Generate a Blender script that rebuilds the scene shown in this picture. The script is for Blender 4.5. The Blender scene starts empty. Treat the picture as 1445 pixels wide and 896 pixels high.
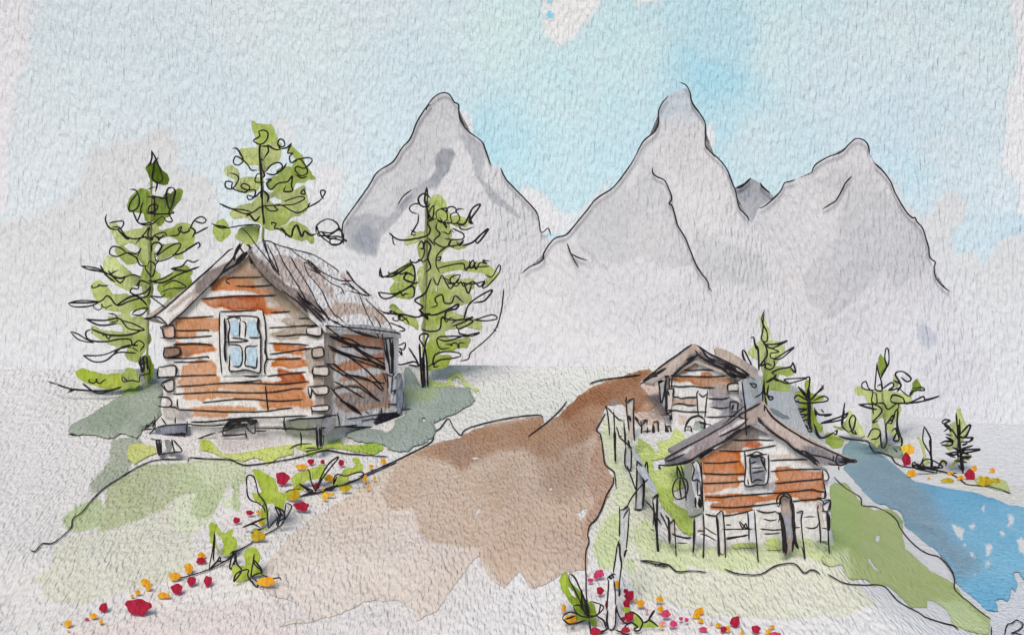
import bpy, math, random
import numpy as np
from mathutils import Vector
from mathutils.geometry import delaunay_2d_cdt

rnd = random.Random(7)
F, CX, CY = 1500.0, 722.5, 448.0
SC = bpy.context.scene
COL = SC.collection

# ------------------------------------------------------------------ scene, camera, light
world = bpy.data.worlds.new("World"); SC.world = world; world.use_nodes = True
wn = world.node_tree; wn.nodes.clear()
sky = wn.nodes.new('ShaderNodeTexSky'); sky.sky_type = 'NISHITA'; sky.sun_disc = False
SUN_EL, SUN_AZ = 47.0, -15.0          # the sun stands behind the viewer's shoulder
sky.sun_elevation = math.radians(SUN_EL)
sky.sun_rotation = math.radians(180 - SUN_AZ * 1.0)
bg = wn.nodes.new('ShaderNodeBackground'); bg.inputs['Strength'].default_value = 0.11
wo = wn.nodes.new('ShaderNodeOutputWorld')
wn.links.new(sky.outputs[0], bg.inputs[0]); wn.links.new(bg.outputs[0], wo.inputs[0])
sd = bpy.data.lights.new('sun', 'SUN'); sd.energy = 3.0; sd.angle = math.radians(28); sd.color = (1.0, 0.91, 0.80)
so = bpy.data.objects.new('sun', sd); COL.objects.link(so)
# direction from the scene towards the sun
sdir = Vector((math.sin(math.radians(SUN_AZ)) * math.cos(math.radians(SUN_EL)),
               -math.cos(math.radians(SUN_AZ)) * math.cos(math.radians(SUN_EL)), math.sin(math.radians(SUN_EL))))
so.rotation_euler = sdir.to_track_quat('Z', 'Y').to_euler()
sky.sun_rotation = math.atan2(sdir.x, sdir.y)
cd = bpy.data.cameras.new('camera'); co = bpy.data.objects.new('camera', cd); COL.objects.link(co)
co.rotation_euler = (math.radians(90), 0, 0); cd.sensor_width = 36; cd.lens = 36 * F / 1445
cd.clip_start = 0.5; cd.clip_end = 30000
SC.camera = co
SC.view_settings.view_transform = 'Standard'; SC.view_settings.look = 'None'; SC.view_settings.gamma = 1
SC.view_settings.exposure = EXPO = -0.28
SC.cycles.max_bounces = 5; SC.cycles.diffuse_bounces = 3

# ------------------------------------------------------------------ colour and noise
def lin(c):
    c = np.asarray(c, float) / 255
    return np.where(c <= 0.04045, c / 12.92, ((c + 0.055) / 1.055) ** 2.4)
PAPER = (210, 211, 214)
KREF = 0.78 / lin(PAPER).mean()
def C(r, g, b):
    l = 0.3 * r + 0.6 * g + 0.1 * b; r, g, b = [q * .92 + l * .08 + 2 for q in (r, g, b)]
    return np.clip(lin((r, g, b)) * KREF, 0.012, 0.86)
PAP = C(211, 210, 211)
INK = np.array((0.022, 0.019, 0.022))

def vnoise(x, y, s, seed=0):
    x = np.asarray(x, float) / s; y = np.asarray(y, float) / s
    xi = np.floor(x).astype(np.int64); yi = np.floor(y).astype(np.int64)
    fx = x - xi; fy = y - yi
    fx = fx * fx * (3 - 2 * fx); fy = fy * fy * (3 - 2 * fy)
    def h(a, b):
        n = (a * 374761393 + b * 668265263 + seed * 1274126177) & 0xffffffff
        n = ((n ^ (n >> 13)) * 1274126177) & 0xffffffff
        return ((n ^ (n >> 16)) & 0xffff) / 32767.5 - 1
    return (h(xi, yi) * (1 - fx) + h(xi + 1, yi) * fx) * (1 - fy) + (h(xi, yi + 1) * (1 - fx) + h(xi + 1, yi + 1) * fx) * fy
def fbm(x, y, s, seed=0, o=3):
    r = 0; a = 1; t = 0
    for i in range(o):
        r = r + a * vnoise(x, y, s / 2 ** i, seed + i * 17); t += a; a *= 0.55
    return r / t

def inside(px, py, polys):
    r = np.zeros(np.shape(px), bool)
    for P in polys:
        x2, y2 = P[-1]
        for (x1, y1) in P:
            if y1 != y2:
                c = (y1 > py) != (y2 > py)
                r ^= c & (px < (x2 - x1) * (py - y1) / (y2 - y1) + x1)
            x2, y2 = x1, y1
    return r
def dist(px, py, polys):
    d = np.full(np.shape(px), 1e9)
    for P in polys:
        x2, y2 = P[-1]
        for (x1, y1) in P:
            vx, vy = x1 - x2, y1 - y2; L = vx * vx + vy * vy + 1e-9
            t = np.clip(((px - x2) * vx + (py - y2) * vy) / L, 0, 1)
            d = np.minimum(d, np.hypot(px - x2 - t * vx, py - y2 - t * vy))
            x2, y2 = x1, y1
    return d

# traces are written in the coordinates of the enlarged views they were read from
FR = dict(r1=(80,160,3.733), r2=(80,380,3.733), r3=(280,160,3.733), r4=(200,330,5.27), r5=(200,480,5.27),
          r6=(360,330,5.6), r7=(420,450,4.48), r8=(520,250,2.986), A=(880,470,4.98), B=(900,570,3.584),
          C=(820,540,4.48), D=(1040,420,4.072), E=(1180,470,3.732), F=(770,700,4.57), G=(940,650,3.642),
          H=(1160,620,3.246), I=(40,600,3.029), J=(260,620,3.897), K=(480,500,2.264), L=(440,110,3.089),
          M=(720,100,2.714), N=(1020,170,2.635), p=(0,0,1))
def T(fr, s):
    ox, oy, k = FR[fr]
    return [[(ox + float(a.split(',')[0]) / k, oy + float(a.split(',')[1]) / k) for a in q.split()] for q in s.split('|') if q.strip()]

# ------------------------------------------------------------------ washes
def wash(poly, col, a=1.0, soft=1.2, rim=0.12, wob=2.2, sc=11):
    return (poly, np.array(col), a, soft, rim, wob, sc)
def paint(px, py, base, washes, seed=0):
    px = np.asarray(px, float); py = np.asarray(py, float)
    c = np.array(base(px, py) if callable(base) else np.broadcast_to(base, px.shape + (3,)), float).copy()
    for k, (poly, col, a, soft, rim, wob, sc) in enumerate(washes):
        xs = np.array([p[0] for P in poly for p in P]); ys = np.array([p[1] for P in poly for p in P])
        m = 14 + soft
        sel = (px > xs.min() - m) & (px < xs.max() + m) & (py > ys.min() - m) & (py < ys.max() + m)
        if not sel.any(): continue
        x = px[sel]; y = py[sel]
        s2 = seed + k * 5
        X = x + wob * fbm(x, y, sc, s2, 3); Y = y + wob * fbm(x, y, sc, s2 + 50, 3)
        sg = np.where(inside(X, Y, poly), 1.0, -1.0) * dist(X, Y, poly)
        al = np.clip(sg / (2 * soft) + 0.5, 0, 1); al = al * al * (3 - 2 * al)
        al = al * a * np.clip(1 + 0.16 * fbm(x, y, 38, s2 + 9, 3) + 0.06 * fbm(x, y, 7, s2 + 3, 2), 0, 1.25)
        if rim:
            al = al + rim * np.exp(-((sg - 1.6) / 1.9) ** 2) * a
        al = np.clip(al, 0, 1.25)[:, None]
        c[sel] = c[sel] * (1 - al) + col * al
    return np.clip(c, 0.01, 0.9)
def rbf(anchors, s):
    A = [(x, y, C(*c)) for x, y, c in anchors]
    def f(px, py):
        wsum = 0; c = 0
        X = px + 26 * fbm(px, py, 90, 3); Y = py + 26 * fbm(px, py, 90, 8)
        for x, y, cc in A:
            w = 1 / (((X - x) ** 2 + (Y - y) ** 2) / s ** 2 + 0.05) ** 1.6
            wsum = wsum + w; c = c + w[..., None] * cc
        return c / wsum[..., None]
    return f

# ------------------------------------------------------------------ surfaces as distance functions
def Dc(v): return lambda px, py: np.full(np.shape(px), float(v))
def P3(px, py, D):
    return np.stack([(px - CX) / F * D, D + 0 * px, (CY - py) / F * D], -1)
def pt(px, py, D): return np.array([(px - CX) / F * D, D, (CY - py) / F * D])
def plane(p0, p1, p2):
    n = np.cross(p1 - p0, p2 - p0); n = n / np.linalg.norm(n); k = n @ p0
    return lambda px, py: k / (n[0] * (np.asarray(px, float) - CX) / F + n[1] + n[2] * (CY - np.asarray(py, float)) / F)
def vplane(xa, da, xb, db):
    return plane(pt(xa, CY, da), pt(xb, CY, db), pt(xa, CY + 100, da))
def shift(f, d): return lambda px, py: f(px, py) + d

# ------------------------------------------------------------------ material
MATS = {}
def material(D, gloss=0.0, graing=1.0):
    key = (round(D), gloss, graing)
    if key in MATS: return MATS[key]
    m = bpy.data.materials.new('watercolour_paper'); m.use_nodes = True
    nt = m.node_tree; N = nt.nodes; L = nt.links; N.clear()
    out = N.new('ShaderNodeOutputMaterial'); b = N.new('ShaderNodeBsdfPrincipled')
    b.inputs['Roughness'].default_value = 0.85 - gloss; b.inputs['Specular IOR Level'].default_value = 0.25
    L.new(b.outputs[0], out.inputs[0])
    at = N.new('ShaderNodeAttribute'); at.attribute_name = 'wash'
    geo = N.new('ShaderNodeTexCoord')
    px = D / F
    def mp(lam, rot=-0.2, sy=0.36, sz=0.45):
        q = N.new('ShaderNodeMapping'); q.vector_type = 'TEXTURE'
        s = lam * px; q.inputs['Rotation'].default_value = (0, rot, 0)
        q.inputs['Scale'].default_value = (s, s / sy, s / sz)
        L.new(geo.outputs['Object'], q.inputs[0]); return q
    def noise(lam, det, dis, **k):
        n = N.new('ShaderNodeTexNoise'); n.noise_dimensions = '3D'
        n.inputs['Scale'].default_value = 1.0; n.inputs['Detail'].default_value = det
        n.inputs['Roughness'].default_value = 0.55; n.inputs['Distortion'].default_value = dis
        L.new(mp(lam, **k).outputs[0], n.inputs['Vector']); return n
    g1 = noise(3.8, 0.5, 0.2, rot=-0.12, sz=0.33)
    g2 = noise(9.0, 1.0, 0.3, sz=.45, rot=-.12)
    g3 = noise(2.6, 2.0, 0.0, sz=0.9, sy=0.4)
    def math_(op, a, bb):
        n = N.new('ShaderNodeMath'); n.operation = op
        for i, v in enumerate((a, bb)):
            if isinstance(v, (int, float)): n.inputs[i].default_value = v
            else: L.new(v, n.inputs[i])
        return n.outputs[0]
    h = math_('ADD', math_('MULTIPLY', g1.outputs[0], 1.0), math_('ADD', math_('MULTIPLY', g2.outputs[0], 0.5), math_('MULTIPLY', g3.outputs[0], 0.3)))
    bp = N.new('ShaderNodeBump'); bp.inputs['Strength'].default_value = 1.0
    bp.inputs['Distance'].default_value = 4.0 * px * graing
    L.new(h, bp.inputs['Height']); L.new(bp.outputs[0], b.inputs['Normal'])
    # pigment granulation: more colour in the hollows of the sheet, a mottled load of pigment
    mot = noise(46, 4.0, 0.4, sz=1.0, rot=0.0)
    gr = N.new('ShaderNodeMapRange'); L.new(g1.outputs[0], gr.inputs[0])
    for i, v in zip((1, 2, 3, 4), (0.3, 0.72, 1.09, 0.88)): gr.inputs[i].default_value = v
    mr = N.new('ShaderNodeMapRange'); L.new(mot.outputs[0], mr.inputs[0])
    for i, v in zip((1, 2, 3, 4), (0.3, 0.7, 1.1, 0.9)): mr.inputs[i].default_value = v
    ex = math_('MULTIPLY', gr.outputs[0], mr.outputs[0])
    # colour = paper * (wash/paper) ** ex, per channel
    sep = N.new('ShaderNodeSeparateColor'); L.new(at.outputs['Color'], sep.inputs[0])
    comb = N.new('ShaderNodeCombineColor')
    for i in range(3):
        q = math_('DIVIDE', sep.outputs[i], float(PAP[i]))
        L.new(math_('MULTIPLY', math_('POWER', q, ex), float(PAP[i])), comb.inputs[i])
    L.new(comb.outputs[0], b.inputs['Base Color'])
    MATS[key] = m; return m

# ------------------------------------------------------------------ mesh builder
def resample(P, step, closed=True):
    P = np.array(P, float); Q = np.vstack([P, P[:1]]) if closed else P
    seg = np.hypot(*(Q[1:] - Q[:-1]).T); s = np.concatenate([[0], np.cumsum(seg)])
    n = max(int(s[-1] / step), 4)
    t = np.linspace(0, s[-1], n + 1)
    if closed: t = t[:-1]
    return np.stack([np.interp(t, s, Q[:, 0]), np.interp(t, s, Q[:, 1])], -1)
def smooth_line(P, step):
    P = [np.array(p, float) for p in P]
    if len(P) == 2: return resample(P, step, False)
    out = []
    Q = [2 * P[0] - P[1]] + P + [2 * P[-1] - P[-2]]
    for i in range(1, len(Q) - 2):
        a, b, c, d = Q[i - 1:i + 3]
        n = max(int(np.hypot(*(c - b)) / step), 2)
        for k in range(n):
            t = k / n
            out.append(0.5 * (2 * b + (c - a) * t + (2 * a - 5 * b + 4 * c - d) * t * t + (3 * b - a - 3 * c + d) * t ** 3))
    out.append(P[-1]); return np.array(out)

class MB:
    def __init__(s): s.v = []; s.c = []; s.f = []; s.n = 0
    def add(s, v, c, f):
        v = np.asarray(v, float).reshape(-1, 3)
        c = np.broadcast_to(np.asarray(c, float), v.shape)
        s.v.append(v); s.c.append(c); s.f += [tuple(int(i) + s.n for i in q) for q in f]; s.n += len(v)
        return s
    def grid(s, PX, PY, D, col, back=None):
        h, w = PX.shape
        idx = np.arange(h * w).reshape(h, w)
        f = np.stack([idx[:-1, :-1], idx[:-1, 1:], idx[1:, 1:], idx[1:, :-1]], -1).reshape(-1, 4)[:, ::-1]
        s.add(P3(PX, PY, D), np.asarray(col).reshape(-1, 3), f); return s
    def patch(s, polys, Df, base, washes=(), thick=0.05, mode='slab', step=3.0, wob=0.8, rim=0.0, seed=1, pw=6.0, tdir=None, grow=0.0):
        B = []
        for k, P in enumerate(polys):
            R = resample(P, max(1.6, step * 0.6))
            if grow:
                tx = np.roll(R, -1, 0) - np.roll(R, 1, 0); ar = (R[:, 0] * np.roll(R[:, 1], -1) - R[:, 1] * np.roll(R[:, 0], -1)).sum()
                nn = np.stack([tx[:, 1], -tx[:, 0]], -1) / (np.hypot(tx[:, 0], tx[:, 1])[:, None] + 1e-6) * (1 if ar > 0 else -1)
                R = R + nn * grow * (1 if k == 0 else -0.6)
            if wob:
                n1 = fbm(R[:, 0], R[:, 1], 8, seed + 3, 3); n2 = fbm(R[:, 0], R[:, 1], 8, seed + 31, 3)
                R = R + wob * np.stack([n1, n2], -1)
            B.append(R)
        allb = np.vstack(B)
        x0, y0 = allb.min(0); x1, y1 = allb.max(0)
        gx, gy = np.meshgrid(np.arange(x0, x1, step), np.arange(y0, y1, step))
        gx = gx + (np.arange(gx.shape[0]) % 2)[:, None] * step / 2
        gx = gx.ravel(); gy = gy.ravel()
        ok = inside(gx, gy, B); gx = gx[ok]; gy = gy[ok]
        if len(gx):
            d = dist(gx, gy, B); ok = d > step * 0.55; gx = gx[ok]; gy = gy[ok]
        pts = [Vector((a, b)) for a, b in allb] + [Vector((a, b)) for a, b in zip(gx, gy)]
        edges = []; o = 0
        for R in B:
            n = len(R); edges += [(o + i, o + (i + 1) % n) for i in range(n)]; o += n
        vs, _, fs, _, _, _ = delaunay_2d_cdt(pts, edges, [], 0, 1e-4)
        V = np.array([(v.x, v.y) for v in vs]); Fc = np.array(fs)
        cen = V[Fc].mean(1); Fc = Fc[inside(cen[:, 0], cen[:, 1], B)]
        used = np.unique(Fc); mp = -np.ones(len(V), int); mp[used] = np.arange(len(used)); V = V[used]; Fc = mp[Fc]
        px, py = V[:, 0], V[:, 1]
        col = paint(px, py, base, washes, seed)
        dd = dist(px, py, B) if (rim or mode == 'pillow') else None
        if rim:
            col = col * (1 - rim * np.exp(-(dd / 1.7) ** 2))[:, None]
        D = Df(px, py)
        if mode == 'pillow':
            t = thick * np.sqrt(np.clip(1 - (1 - np.clip(dd / pw, 0, 1)) ** 2, 0, 1))
            v1 = P3(px, py, D - t); v2 = P3(px, py, D + t)
            s.add(v1, col, Fc); s.add(v2, col, Fc[:, ::-1])
        else:
            v1 = P3(px, py, D)
            s.add(v1, col, Fc)
            if thick:
                td = np.array(tdir) if tdir is not None else None
                v2 = v1 + td * thick if td is not None else P3(px, py, D + thick)
                s.add(v2, col, Fc[:, ::-1])
                # side strip round every boundary
                e = {}
                for a, b, c in Fc:
                    for q in ((a, b), (b, c), (c, a)): e[q] = 1
                be = [q for q in e if (q[1], q[0]) not in e]
                ii = np.array(be)
                va = np.concatenate([v1[ii[:, 0]], v1[ii[:, 1]], v2[ii[:, 1]], v2[ii[:, 0]]]).reshape(4, -1, 3).transpose(1, 0, 2).reshape(-1, 3)
                ca = np.concatenate([col[ii[:, 0]], col[ii[:, 1]], col[ii[:, 1]], col[ii[:, 0]]]).reshape(4, -1, 3).transpose(1, 0, 2).reshape(-1, 3)
                s.add(va, ca, np.arange(len(va)).reshape(-1, 4)[:, ::-1])
        return s
    def ink(s, strokes, Df, w=1.0, lift=0.6, col=None, seed=0, taper=True, wander=0.0):
        col = INK if col is None else col
        for k, P in enumerate(strokes):
            if len(P) < 2: continue
            Q = smooth_line(P, 2.6)
            x = Q[:, 0] + 0.35 * fbm(Q[:, 0], Q[:, 1], 9, 5); y = Q[:, 1] + 0.35 * fbm(Q[:, 0], Q[:, 1], 9, 6)
            D = Df(x, y)
            if wander: D = D - wander * (0.5 + 0.5 * fbm(x, y, 40, seed + k * 3))
            n = len(x); u = np.linspace(0, 1, n)
            r = 1.15 * w * (0.86 + 0.3 * fbm(x, y, 14, seed + k)) * D / F
            if taper: r = r * np.clip(np.minimum(u, 1 - u) * n / 2.5 + 0.35, 0.35, 1)
            c = P3(x, y, D); c[:, 1] -= lift * r
            tg = np.gradient(c, axis=0); tg /= np.linalg.norm(tg, axis=1)[:, None] + 1e-12
            up = np.array([0.0, 1.0, 0.0]); a = np.cross(tg, up); ln = np.linalg.norm(a, axis=1)
            a[ln < 1e-6] = (1, 0, 0); a /= np.linalg.norm(a, axis=1)[:, None]
            b = np.cross(tg, a)
            S = 6; ang = np.arange(S) * 2 * math.pi / S
            v = c[:, None] + r[:, None, None] * (np.cos(ang)[None, :, None] * a[:, None] + np.sin(ang)[None, :, None] * b[:, None])
            f = [(i * S + j, i * S + (j + 1) % S, (i + 1) * S + (j + 1) % S, (i + 1) * S + j) for i in range(n - 1) for j in range(S)]
            f += [tuple(range(S))[::-1], tuple((n - 1) * S + j for j in range(S))]
            s.add(v.reshape(-1, 3), col, f)
        return s
    def box(s, pts8, col):
        f = [(0,1,2,3),(7,6,5,4),(0,4,5,1),(1,5,6,2),(2,6,7,3),(3,7,4,0)]
        for q in f:
            s.add([pts8[i] for i in q], col, [(0,1,2,3)])
        return s
    def build(s, name, parent=None, D=26.0, base=None, gloss=0.0, graing=1.0):
        base = np.array(parent['_b'] if parent is not None and '_b' in parent else (base if base is not None else (0, 0, 0)), float)
        me = bpy.data.meshes.new(name)
        V = np.vstack(s.v) - base
        me.from_pydata(V.tolist(), [], s.f)
        a = me.color_attributes.new('wash', 'FLOAT_COLOR', 'POINT')
        Cc = np.hstack([np.vstack(s.c), np.ones((len(V), 1))])
        a.data.foreach_set('color', Cc.astype(np.float32).ravel())
        me.polygons.foreach_set('use_smooth', [True] * len(me.polygons))
        me.materials.append(material(D, gloss, graing)); me.update()
        o = bpy.data.objects.new(name, me); COL.objects.link(o)
        if parent is not None:
            o.parent = parent; ROOTS.append(parent) if parent.type == 'EMPTY' else None
            if '_b' in parent: o['_b'] = parent['_b']
        else:
            o.location = base
            o['_b'] = list(base)
        return o
ROOTS = []
def thing(name, label, cat, base, group=None):
    o = bpy.data.objects.new(name, None); COL.objects.link(o)
    o.empty_display_size = 0.2
    o.location = base; o['_b'] = [float(q) for q in base]; o['label'] = label; o['category'] = cat
    if group: o['group'] = group
    return o
def tag(o, label, cat, group=None, kind=None):
    if label: o['label'] = label
    if cat: o['category'] = cat
    if group: o['group'] = group
    if kind: o['kind'] = kind
    return o
def struct(o): o['kind'] = 'structure'; return o
# ------------------------------------------------------------------ land
def smooth(t): t = np.clip(t, 0, 1); return t * t * (3 - 2 * t)
LY = np.array([-200, 480, 520, 550, 600, 640, 700, 780, 896, 1000, 1300, 1900], float)
LD = np.array([40, 34.3, 33, 31.6, 28.8, 26.8, 24.2, 21.8, 19.5, 18.2, 14.5, 10], float)
from numpy.polynomial import polynomial as _p
def D_L(py):
    py = np.asarray(py, float)
    k = np.zeros_like(py)
    for o_, w_ in ((-14, .25), (0, .5), (14, .25)): k = k + w_ * np.interp(py + o_, LY, LD)
    return k
WZ = 6.4
def D_w(px, py): return WZ * F / (np.maximum(np.asarray(py, float), 560) - CY) + 0 * np.asarray(px, float)
SX = np.array([(560, 1185), (625, 1185), (660, 1190), (700, 1225), (740, 1275), (780, 1325), (820, 1345), (870, 1405), (896, 1420), (1000, 1520), (1900, 2400)], float)
YB = np.array([(900, 622), (1190, 622), (1215, 625), (1250, 650), (1290, 685), (1340, 697), (1400, 708), (1445, 725), (1600, 745), (2600, 800)], float)
def D_t(px, py):
    px = np.asarray(px, float); py = np.asarray(py, float)
    yb = np.interp(px, YB[:, 0], YB[:, 1]) - 3; sx = np.interp(py, SX[:, 0], SX[:, 1])
    dwb = WZ * F / (yb - CY)
    far = np.where(py > yb, WZ * F / (np.maximum(py, 560) - CY) * 1.004, dwb * 1.004 + (yb - py) * 0.13)
    shore = WZ * F / (np.maximum(py, 560) - CY)
    w = smooth((px - (sx - 165)) / 165)
    under = px > sx
    tgt = np.where(under | (py < 622), far, shore)
    base = D_L(py) * (1 + 0.012 * fbm(px, py, 120, 2, 2))
    return base * (1 - w) + tgt * w
def yc(px):
    return 5 * fbm(px, px * 0, 130, 4, 3) + np.interp(px, [-3000, 0, 650, 700, 905, 1000, 1100, 1200, 1300, 1500, 4000], [524, 520, 516, 518, 515, 515, 536, 572, 590, 600, 600])
GX = np.unique(np.concatenate([np.arange(-900, -40, 40), np.arange(-40, 1490, 2.6), np.arange(1490, 2500, 40)]))
n1 = 150
def ground_mesh():
    t = np.concatenate([np.linspace(0, 1, 150), ])
    yc_ = yc(GX)
    rows_y = [yc_ + (905 - yc_) * q for q in t] + [0 * GX + q for q in (930, 970, 1040, 1200, 1500, 1900)]
    PY = np.array(rows_y); PX = np.broadcast_to(GX, PY.shape).copy()
    D = D_t(PX, PY)
    V = P3(PX, PY, D)
    top = V[0]
    rows = []
    for dd, dz in ((3, .4), (8, 1.6), (20, 4.5), (60, 11), (200, 24), (700, 75), (2000, 210), (4500, 480), (9000, 900)):
        r = top.copy(); s_ = (top[:, 1] + dd) / top[:, 1]
        r[:, 0] = top[:, 0] * s_; r[:, 1] = top[:, 1] + dd; r[:, 2] = top[:, 2] - dz; rows.append(r)
    near = V[-1]; rn = []
    for yy in (4, -20, -120):
        r = near.copy(); r[:, 1] = yy; r[:, 0] *= 2; r[:, 2] = near[:, 2] - 0.3; rn.append(r)
    VV = np.concatenate([np.array(rows)[::-1], V, np.array(rn)])
    h, w = VV.shape[:2]
    col = np.broadcast_to(PAP, (h, w, 3)).copy()
    k = len(rows)
    col[k:k + V.shape[0]] = paint(PX.ravel(), PY.ravel(), ground_base, GW, 11).reshape(V.shape)
    idx = np.arange(h * w).reshape(h, w)
    f = np.stack([idx[:-1, :-1], idx[1:, :-1], idx[1:, 1:], idx[:-1, 1:]], -1).reshape(-1, 4)
    m = MB(); m.add(VV.reshape(-1, 3), col.reshape(-1, 3), f)
    return m
ground_base = rbf([(0, 560, (212, 211, 210)), (60, 860, (208, 206, 203)), (300, 870, (212, 209, 206)), (700, 560, (212, 212, 209)),
    (500, 872, (213, 209, 205)), (800, 860, (213, 212, 211)), (1100, 880, (213, 213, 212)), (1300, 880, (211, 212, 213)),
    (1430, 560, (211, 212, 214)), (1200, 560, (211, 211, 212)), (1440, 860, (208, 212, 218))], 160)
def ww(fr, s, c, **k): return wash(T(fr, s), C(*c), **k)
GW = [
 # pale first washes of the meadow, left
 ww('I', "0,650 60,640 100,600 110,520 170,470 300,455 400,425 500,375 560,370 620,300 720,280 780,400 700,470 710,560 640,640 520,690 400,710 230,770 130,755 70,740 60,680 20,670", (203, 203, 186), rim=.05),
 ww('J', "-40,240 60,300 200,330 240,300 300,300 300,390 230,380 190,330 150,450 30,530 -60,480", (203, 210, 182), rim=.04),
 ww('I', "340,260 500,165 620,165 740,150 848,160 848,280 780,390 740,400 700,380 700,330 720,285 640,300 560,370 520,380 400,430 300,460 320,380", (172, 180, 142), rim=.08),
 ww('I', "140,400 200,350 300,310 330,360 310,430 230,455 170,450 150,420", (172, 185, 143)),
 ww('J', "-60,160 0,150 100,110 220,140 340,170 360,210 300,260 310,360 290,400 260,370 270,280 240,240 200,320 150,390 90,440 50,410 40,350 70,300 0,280 -60,290", (176, 189, 146)),
 ww('I', "350,70 400,50 470,40 490,80 500,100 440,150 430,200 350,260 300,290 260,280 270,240 320,190 350,130", (158, 166, 148), rim=.08),
 ww('p', "270,655 330,640 350,660 330,680 290,685", (190, 199, 165), rim=0, soft=6),
 # tan patch under the cabin
 ww('J', "150,-20 580,-20 570,25 400,45 250,70 210,60", (196, 189, 186), rim=.03),
 # very pale ochre on the lower path
 ww('p', "85,895 300,850 470,845 560,850 590,900 60,930", (209, 201, 196), rim=.03, soft=3),
 ww('p', "560,700 790,690 800,730 700,830 600,900 430,900 380,800", (210, 206, 203), rim=0, soft=9),
 # pale lawn, right of the path
 ww('p', "860,588 882,590 900,640 912,680 930,700 925,760 1000,790 1170,790 1215,830 1240,850 1200,868 1100,874 1000,868 950,852 900,846 885,810 850,792 834,772 845,722 868,690 862,640 855,610", (208, 209, 190), rim=.03),
 ww('F', "340,210 380,150 440,100 480,90 540,150 545,270 500,430 470,470 400,460 345,465 310,380 310,300", (190, 203, 152), rim=.06),
 ww('F', "570,200 640,150 690,190 740,280 860,380 914,430 914,500 780,470 650,420 590,350 560,260", (195, 206, 160), rim=.05),
 ww('F', "520,400 560,405 582,450 550,492 520,470", (188, 201, 155), rim=.1),
 ww('C', "150,200 200,330 280,560 350,690 300,790 230,830 200,700 230,620 170,540 140,400 125,300", (203, 211, 176), rim=.03),
 ww('B', "110,690 330,720 600,730 640,690 720,680 740,740 830,640 900,640 1000,700 1000,780 900,790 830,770 700,800 600,830 440,850 200,800 110,760", (193, 205, 158), rim=.05),
 # far bank
 ww('E', "700,740 800,760 900,780 985,830 985,896 700,860 560,780 420,720 340,710 500,730", (212, 212, 204), rim=.03),
 ww('p', "640,545 900,515 980,520 900,560 760,585 600,600", (210, 212, 205), rim=0, soft=7),
 ww('p', "880,545 940,535 950,570 930,600 900,600 880,580", (205, 185, 174), rim=.05, soft=2),
]
GI = dict(
 main=T('I', "8,530 30,538 60,505 110,500 180,440 190,400 230,370 280,310 350,250 520,155 660,145") +
  T('J', "20,120 25,103 50,100 120,105 250,110 300,130 350,140 480,125 640,95 770,60 880,75 1000,85 1120,95") +
  T('r2', "60,866 110,870 200,850 270,860 340,845 450,828|445,850 480,830 520,815") +
  T('J', "-70,755 0,755 130,715 200,680 250,655 262,625 330,592 430,530 520,480 545,450 550,440|480,320 520,322 560,325 640,310 740,290 830,255 960,215 1169,125") +
  T('K', "60,390 150,352 220,318 290,280 300,250 320,235 345,205 362,232 385,258 400,240 460,220 560,200 640,193 647,208|795,95 820,85 860,78 960,65|600,262 650,225 700,180 725,148") +
  T('C', "155,190 120,250 97,300 120,320 135,400 148,500 160,525 205,560 215,600 222,668|205,590 200,640 160,710 130,790 100,850 60,890") +
  T('F', "385,0 370,60 330,140 285,185 270,250 280,290 260,350 255,430 260,520 265,660 300,740") +
  T('B', "10,790 50,790 80,795 150,810 130,820 60,800 15,795|80,812 150,810 200,845 280,842 350,850|435,830 500,855 600,862 640,850 700,815 790,805 840,852 870,838 900,842 925,862") +
  T('H', "25,615 100,655 180,665 280,670 350,740 440,790 480,815 560,840 600,850 625,870|55,170 70,190 110,225 175,265 180,300 195,305 250,310 310,340 345,375 360,410 420,480 480,520 540,540 590,595 606,640 610,690 680,750 740,800 773,820") +
  T('E', "20,540 60,555 100,560 165,568 180,600 200,625 240,630 290,650 310,680 345,700|340,700 380,705 440,710 530,722 600,740 640,760 690,795 790,805 860,822 920,845") +
  T('H', "775,855 775,900|835,900 842,860 850,845 870,838 890,825 920,845 900,870 868,884 890,885 935,902") +
  T('D', "440,720 460,790 480,805 510,800 560,770|155,650 190,700 250,740"))

# the washes that lie on the land as sheets of their own
def land_patch(name, fr_s, base, washes=(), off=0.03, rim=.12, step=3.2, wob=1.6, seed=5, Df=None, strokes=None, D=25, thick=0):
    m = MB(); Df = Df or D_t
    polys = fr_s
    m.patch(polys, lambda x, y: Df(x, y) * (1 - off / 25), base, washes, thick=thick, step=step, wob=wob, rim=rim, seed=seed)
    if strokes: m.ink(strokes, lambda x, y: Df(x, y) * (1 - off / 25), 1.05)
    return m.build(name, D=D)

g = ground_mesh()
g.ink(GI['main'], lambda x, y: np.minimum(D_t(x, y), np.where(x > 1100, D_w(x, y), 1e3)) * (1 - 0.08 / 25), 1.0)
g = g.build('ground', D=24, graing=1.5); struct(g)
g.data.materials.append(material(31, 0.0, 1.5)); g.data.materials.append(material(52, 0.0, 1.0))
for p_ in g.data.polygons:
    yy = p_.center[1]
    if yy > 28.5: p_.material_index = 2 if yy > 40 else 1

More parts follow.
